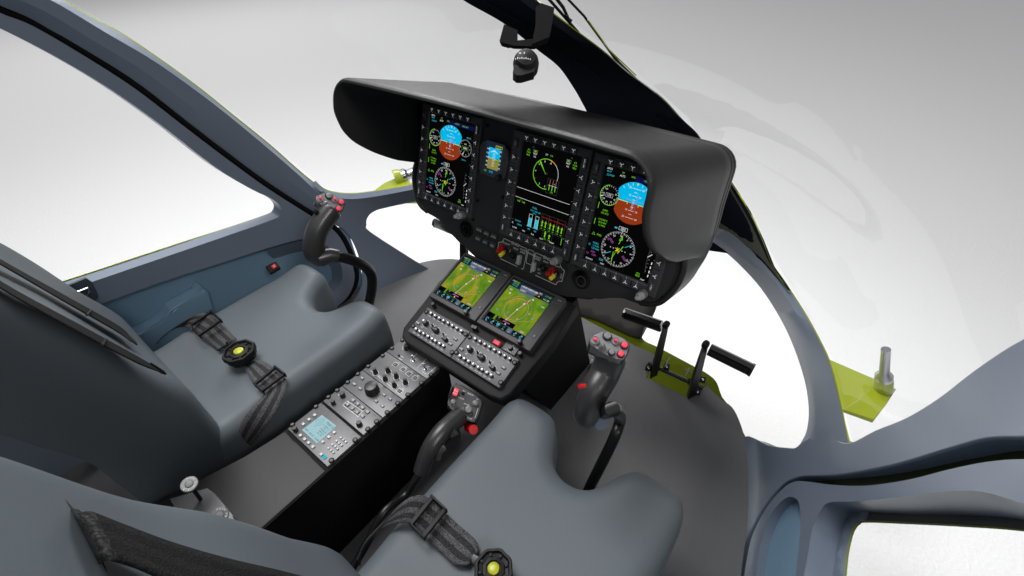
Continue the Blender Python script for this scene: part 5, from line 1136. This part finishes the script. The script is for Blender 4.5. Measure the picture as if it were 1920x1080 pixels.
b = MB(); b.tube([BR(*BR.px(u, v, .010), .010) for u, v in ((122, 936), (138, 956), (165, 1005), (192, 1054), (200, 1072))], [.0002, .0005, .0005, .0005, .0002], 'black', 8); b.build('slot_seam', sr)

# ------------------------------------------------------------------ cyclic sticks
def px_r(p, r): return r * (p - CAM).length / FPX
def cyclic(label, plane, hpx, hs, body, rad, tubep, trad, side_btn, nrm):
    t = thing('cyclic_stick', label, 'control stick', 'cyclic sticks')
    P0 = atx(*hpx, plane); s = (P0 - CAM).length / FPX
    ez = (CAM - P0).normalized() * .75 + Vector(nrm); F = Fr(P0, CROT @ Vector((1, -.0, 0)), ez)
    L = lambda x, y, h=0: F.px(hpx[0] + (x - 585) / 9 * hs, hpx[1] + (y - 435) / 9 * hs, h)
    ol = [tuple(p) for p in crc([L(*p) for p in ((235, 350), (262, 285), (320, 250), (470, 195), (545, 202), (780, 310), (870, 365), (900, 440), (870, 530), (820, 640), (735, 672), (600, 625), (440, 550), (350, 470), (262, 425))], 3)]
    rr = s * 9 * hs / 9
    b = MB(F); b.prism(ol, -.030 * hs, 0, 'grip_plate', .002); b.mats[0] = 'grip_plate'; hd = b.build('stick_head', t)
    b = MB(F); b.prism([(x * 1.06 + .001, y * 1.04 + .001) for x, y in ol], -.040 * hs, -.004, 'grip', .003); b.build('head_shell', t)
    k = lambda r: r / 9 * hs * s
    for x, y, r, m_, r2 in ((318, 355, 78, 'grip_plate', 30), (660, 372, 66, 'grip_plate', 28)):
        b = MB(F); c_ = L(x, y); b.lathe(*c_, [(k(r), 0), (k(r), .003), (k(r * .85), .0038), (k(r * .82), .003), (k(r * .5), .003)], m_, 26); b.lathe(*c_, [(k(r2), .003), (k(r2 * .95), .009), (k(r2 * .6), .010)], 'pink_red', 18); b.build('trim_button', hd)
    for x, y, r, m_ in ((525, 285, 62, 'grip_plate'), (595, 560, 48, 'grip_plate'), (810, 440, 52, 'pink_red'), (750, 590, 50, 'pink_red'), (440, 470, 52, 'key_grey')):
        b = MB(F); c_ = L(x, y)
        if m_ == 'key_grey': b.lathe(*c_, [(k(60), 0), (k(56), .004), (k(40), .010), (k(18), .013), (k(4), .0135)], m_, 24)
        else: b.lathe(*c_, [(k(r * 1.25), 0), (k(r * 1.25), .003), (k(r * 1.05), .003)], 'black', 24); b.lathe(*c_, [(k(r), .001), (k(r), .006), (k(r * .85), .007), (k(r * .4), .0074)], m_, 24)
        b.build('push_button', hd)
    b = MB(); pts = [Vector(CAM + ray(u, v) * ((atx(u, v, plane + dx) - CAM).length)) for u, v, dx in body]
    C = cr(pts, 26); Rr = cr([Vector((px_r(p, r), 0, 0)) for p, r in zip(pts, rad)], 26)
    b.tube(C, [q.x for q in Rr], 'grip', 28, flat=.95, up=ray(*hpx)); g = b.build('grip', t)
    g.modifiers.new('sub', 'SUBSURF').levels = 1; g.modifiers['sub'].render_levels = 1
    b = MB(); tp = [Vector(q_) for q_ in tubep]; T = cr(tp, 50); b.tube(T, px_r(tp[1], trad), 'stick_tube', 22); b.build('stick_tube', t)
    sb = atx(*side_btn, plane); b = MB(); b.tube([sb, sb + (CROT @ Vector((1, -.1, -.6))) * .009], .0033, 'red_paint', 16); b.build('side_button', t)
    return t, F, pts
t, F, pts = cyclic('cyclic stick with red buttons standing in front of the near right seat', .385, (1145, 648), 1.0,
    [(1150, 662, 0), (1134, 700, 0), (1114, 735, 0), (1101, 768, 0), (1099, 782, 0), (1100, 789, .002)], [30, 28.5, 28, 26.5, 23, 13],
    [atx(1112, 778, .385), atx(1135, 772, .41), atx(1152, 768, .43), aty(1163, 785, -.172), aty(1154, 815, -.19), aty(1132, 862, -.215), aty(1110, 905, -.235), aty(1096, 935, -.25)], 12.5, (1086, 724), (.0, .2, .3))
b = MB(); a0 = atx(1105, 782, .385 - .0); a1 = atx(1128, 790, .41); b.tube([a0, a1], [.016, .014], 'trim', 20); b.build('base_collar', t)
Fg = Fr(atx(1121, 677, .345), CROT @ Vector((1, -.15, 0)), CROT @ Vector((0, 0, 1))); b = MB(Fg)
b.text('PUSH TRIM', 0, 0, .0050, .002, 'white_ink'); b.text('TRIM REL', .002, -.007, .0050, .002, 'white_ink'); 
b.build('grip_lettering', t)
b = MB(); p = atx(1112, 697, .350); Ft = Fr(p, CROT @ Vector((1, -.2, 0)), CROT @ Vector((-.3, 0, 1))); b.fr = Ft; b.box(-.010, -.014, -.012, .009, .012, .001, 'black', .003); b.box(-.006, -.004, 0, .008, .000, .005, 'key_grey', .001); b.build('thumb_switch', t)
t2, F2, pts2 = cyclic('cyclic stick with red buttons standing in front of the far left seat', -.44, (621, 380), .72,
    [(624, 390, 0), (607, 412, 0), (594, 435, 0), (589, 460, 0), (591, 478, 0), (603, 490, .0)], [20, 19.5, 19.5, 19.5, 18, 12],
    [atx(608, 483, -.44), atx(635, 481, -.42), atx(668, 491, -.41), atx(690, 505, -.41), atx(698, 525, -.41), atx(695, 555, -.42), atx(683, 600, -.43)], 9.5, (580, 431), (.2, .3, .4))
b = MB(); b.tube([atx(600, 484, -.43), atx(622, 478, -.415), atx(632, 480, -.41)], [px_r(atx(620, 480, -.42), 16), px_r(atx(620, 480, -.42), 13), px_r(atx(620, 480, -.42), 12.5)], 'grip', 22); b.build('base_collar', t2)
b = MB(); b.tube([CAM + ray(u, v) * .98 * (atx(u, v, -.46) - CAM).length for u, v in ((596, 404), (592, 397), (594, 394))], .005, 'black', 10); b.build('thumb_switch', t2)
# cable loom behind the left stick
cb = None
if False: cb = thing('coiled_cable', 'thin black cable curving down beside the far cyclic stick', 'cable')
if False: b = MB(); b.tube(cr([atx(u, v, -.62) for u, v in ((628, 424), (648, 445), (662, 480), (660, 512), (645, 535), (618, 553), (606, 560))], 30), .0045, 'black', 10); b.build('cable', cb)

# ------------------------------------------------------------------ collective lever
cl_ = thing('collective_lever', 'black collective lever with switch box head and red knob beside the near right seat', 'control lever')
px0 = .115; P0 = atx(872, 757, px0); s_ = (P0 - CAM).length / FPX
F = Fr(P0, CROT @ Vector((1, -.42, 0)), (CAM - P0).normalized() + Vector((0, .1, .2))); C7 = crop(760, 680, 3.375)
L = lambda x, y, h=0: F.px(*C7(x, y), h)
ol = [tuple(p) for p in crc([L(*p) for p in ((290, 150), (315, 138), (345, 142), (430, 195), (475, 235), (482, 260), (455, 345), (435, 372), (415, 372), (300, 300), (270, 270), (270, 245))], 3)]
b = MB(F); b.prism(ol, -.045, 0, 'bezel', .002); hd = b.build('switch_box', cl_)
b = MB(F); b.prism([(x * 1.05 + .004, y * 1.05 + .001) for x, y in ol], -.055, -.006, 'black', .004); b.build('box_shell', hd)
b = MB(F); z = .0003
for tx, x, y, sz in (('FLT', 372, 180, .0040), ('RESCUE', 352, 225, .0038), ('SEARCH', 412, 200, .0038), ('LT', 455, 232, .0038), ('HOVER', 388, 265, .0038), ('LDG LT', 358, 318, .0038), ('CUT OFF', 402, 350, .0038), ('HOOK', 300, 265, .0036)):
    b.text(tx, *L(x, y), sz, z, 'white_ink')
b.line([L(460, 290), L(440, 350)], .0008, z, 'white_ink'); b.build('box_lettering', hd)
b = MB(F); x, y = L(318, 190); b.box(x - .0052, y - .0080, 0, x + .0052, y + .0080, .008, 'red_paint' if 0 else 'pink_red', .001); b.text('EMER', x, y + .002, .0034, .0082, 'white_ink'); b.text('FLOAT', x, y - .003, .0034, .0082, 'white_ink'); b.build('red_button', hd)
b = MB(F); x, y = L(288, 190); b.box(x - .0022, y - .0125, -.004, x + .0012, y + .0125, .012, 'black', .001); b.build('button_guard', hd)
for q, r, hgt in (((302, 250), .0055, .009), ((398, 300), .0075, .010), ((442, 258), .0060, .007), ((370, 298), .0060, .004), ((410, 325), .0058, .002)):
    x, y = L(*q); b = MB(F); b.lathe(x, y, [(r * 1.15, 0), (r * 1.1, .001), (r, .0015), (r * .9, hgt), (r * .6, hgt + .001)], 'key_grey' if hgt > .006 else 'bezel', 20); b.build('hat_switch', hd)
x, y = L(365, 195); b = MB(F); b.lathe(x, y, [(.004, 0), (.003, .001), (.0016, .002), (.0022, .009)], 'black', 12); b.build('toggle', hd)
def cx_(pts, plane, dxs=None): return [atx(*C7(*p), plane) for p in pts]
b = MB(); gp = cx_(((350, 330), (300, 375), (230, 440), (170, 520), (130, 600), (98, 690)), px0); C = cr(gp, 24); rs_ = cr([Vector((s_ * r / 3.375, 0, 0)) for r in (60, 58, 56, 54, 50, 46)], 24)
b.tube(C, [q.x for q in rs_], 'grip', 26); b.build('grip', cl_)
b = MB(); b.tube(cr([atx(*p, px0) for p in (C7(110, 660), C7(50, 760), C7(-10, 850), (720, 960), (690, 1015), (655, 1075))], 20), s_ * 6.8, 'stick_tube', 20); b.build('lever_tube', cl_)
b = MB(); b.tube([atx(*C7(375, 380), px0), atx(*C7(410, 405), px0 + .02)], [.006, .007], 'black', 16); p0 = atx(*C7(398, 408), px0 + .015); p1 = atx(*C7(432, 424), px0 + .04); b.tube([p0, p1], .0098, 'red_paint', 24); b.build('red_knob', cl_)
FG = Fr(atx(*C7(230, 560), px0 + .022), CROT @ Vector((1, 0, 0)), CROT @ Vector((.2, 0, 1))); LG = lambda x, y: FG.px(*C7(x, y))
b = MB(FG); b.prism([LG(*p) for p in ((315, 408), (330, 452), (345, 455), (300, 475), (280, 478))], -.02, 0, 'grip', .0015); b.prism([tuple(p) for p in crc([LG(*p) for p in ((230, 520), (258, 535), (258, 560), (232, 572), (222, 585), (228, 605), (212, 626), (190, 618), (195, 590))], 3)], -.02, 0, 'grip', .0015); b.build('finger_rests', cl_)

# ------------------------------------------------------------------ pedals
def pedals(label, base, arms, bar, yb):
    t = thing('rudder_pedals', label, 'pedals', 'rudder pedal sets')
    for (bu, bv), (tu, tv), (eu, ev), (su, sv) in arms:
        p0 = atz(bu, bv, -.43); p1 = aty(tu, tv, p0.y + yb); 
        b = MB(); b.tube([p0, p0.lerp(p1, .5), p1], [.027, .025, .017], 'black', 4, flat=.45, up=(0, 1, 0)); k = b.build('pedal_arm', t)
        e = aty(eu, ev, p1.y); s2 = aty(su, sv, p1.y); b = MB(); b.tube([s2, e], .0195, 'black_gloss', 8, flat=.75, up=(0, 0, 1)); d = (e - s2).normalized(); b.tube([e - d * .004, e + d * .002], .019, 'black_gloss', 8, flat=.9); b.build('foot_bar', t)
        b = MB(Fr(p1, (1, 0, 0), (0, -1, 0))); b.lathe(0, 0, [(.004, -.012), (.0080, -.010), (.0095, -.004), (.0095, .004), (.0080, .010), (.004, .012)], 'black', 16); b.build('pivot_cap', t)
    return t
t = pedals('near right pair of black foot pedals standing in the floor cut-out', None, (((1226, 700), (1249, 609), (1172, 588), (1240, 612)), ((1295, 742), (1323, 646), (1410, 694), (1330, 655))), None, -.01)
b = MB(); b.tube([atz(1215, 682, -.41), atz(1318, 728, -.41)], .0065, 'black_gloss', 14)
b.build('cross_tube', t)
for q in ((1216, 690), (1250, 688), (1296, 716), (1318, 712), (1308, 735)):
    p = atz(*q, -.40); b = MB(Fr(p, (1, .3, 0), (0, -.5, .8))); b.box(-.010, -.008, -.012, .008, .010, 0, 'black', .002); b.lathe(0, 0, [(.0045, 0), (.004, .003), (.002, .004)], 'steel', 14); b.build('bolt_bracket', t)
b = MB()
for a, c_ in (((1236, 673), (1252, 680)), ((1246, 688), (1256, 670)), ((1284, 692), (1302, 700)), ((1284, 708), (1292, 690))): b.tube([atz(*a, -.38), atz(*c_, -.38)], .0018, 'key_grey', 8)
b.build('adjuster_wires', t)
t = pedals('far left pair of black foot pedals partly hidden below the instrument panel', None, (((872, 520), (868, 432), (816, 418), (870, 440)),), None, 0)

# between-seat rail behind the left seat
rl = thing('door_sill_rail', 'yellow green sill rail with white joint behind the far left seat', 'rail')
b = MB(); b.tube([atx(u, v, -.785) for u, v in ((-40, 745), (30, 800), (92, 862))], .012, 'green_paint', 8); b.build('rail', rl)
b = MB(); b.tube([atx(u, v, -.78) for u, v in ((98, 856), (70, 872), (20, 895))], .009, 'green_paint', 8); b.build('rail', rl)
b = MB(); b.tube([atx(u, v, -.77) for u, v in ((100, 853), (84, 864))], .007, 'white_ink', 8); b.build('rail_joint', rl)
sw = thing('rear_side_wall', 'dark blue grey side wall seen low behind the left seat', 'wall panel')
b = MB(); b.add([(-.80, -1.6, -.42), (-.80, -.2, -.42), (-.80, -.2, -.02), (-.80, -1.6, -.02)], [(0, 1, 2, 3)], 'trim'); b.build('wall_panel', sw)

# ------------------------------------------------------------------ light
w = bpy.data.worlds.new('World'); S.world = w; w.use_nodes = True; nt = w.node_tree; bg = nt.nodes['Background']
tc = nt.nodes.new('ShaderNodeTexCoord'); sp = nt.nodes.new('ShaderNodeSeparateXYZ'); rp = nt.nodes.new('ShaderNodeValToRGB')
nt.links.new(tc.outputs['Generated'], sp.inputs[0]); nt.links.new(sp.outputs[2], rp.inputs[0]); nt.links.new(rp.outputs[0], bg.inputs[0])
rp.color_ramp.elements[0].position = 0; rp.color_ramp.elements[0].color = (.08, .08, .08, 1); rp.color_ramp.elements[1].position = .75; rp.color_ramp.elements[1].color = (1.0, 1.0, 1.02, 1)
bg.inputs[1].default_value = .46
def area(name, loc, tgt, sz, e, col=(1, 1, 1), sy=None, spread=180):
    l = bpy.data.lights.new(name, 'AREA'); l.energy = e; l.size = sz; l.color = col; l.spread = math.radians(spread)
    if sy: l.shape = 'RECTANGLE'; l.size_y = sy
    o = bpy.data.objects.new(name, l); COL.objects.link(o); o.location = loc; o.rotation_euler = (Vector(tgt) - Vector(loc)).to_track_quat('-Z', 'Y').to_euler(); return o
area('studio_lamp_key', (-1.5, -.1, 3.8), (-.3, -.1, -.2), 2.0, 190)
area('studio_lamp_front', (-2.6, 3.0, 2.8), (-.1, 0, 0), 1.6, 26, spread=70)
area('studio_lamp_left', (-10, 4, 6), (-8, 3, -1), 8, 300)
area('studio_lamp_rear', (1.2, -2.6, 2.6), (0, .2, 0), 1.5, 16)
area('fill_left_door', (3.4, -1.2, 2.9), (-.45, -.1, -.1), 1.0, 3.2, (1, .95, .92), spread=34)  # added fill, narrowed onto the left door to brighten it
S.view_settings.view_transform = 'Standard'; S.view_settings.look = 'None'; S.view_settings.exposure = 0; S.view_settings.gamma = 1
S.render.engine = 'CYCLES'
try: S.cycles.transparent_max_bounces = 16
except Exception: pass
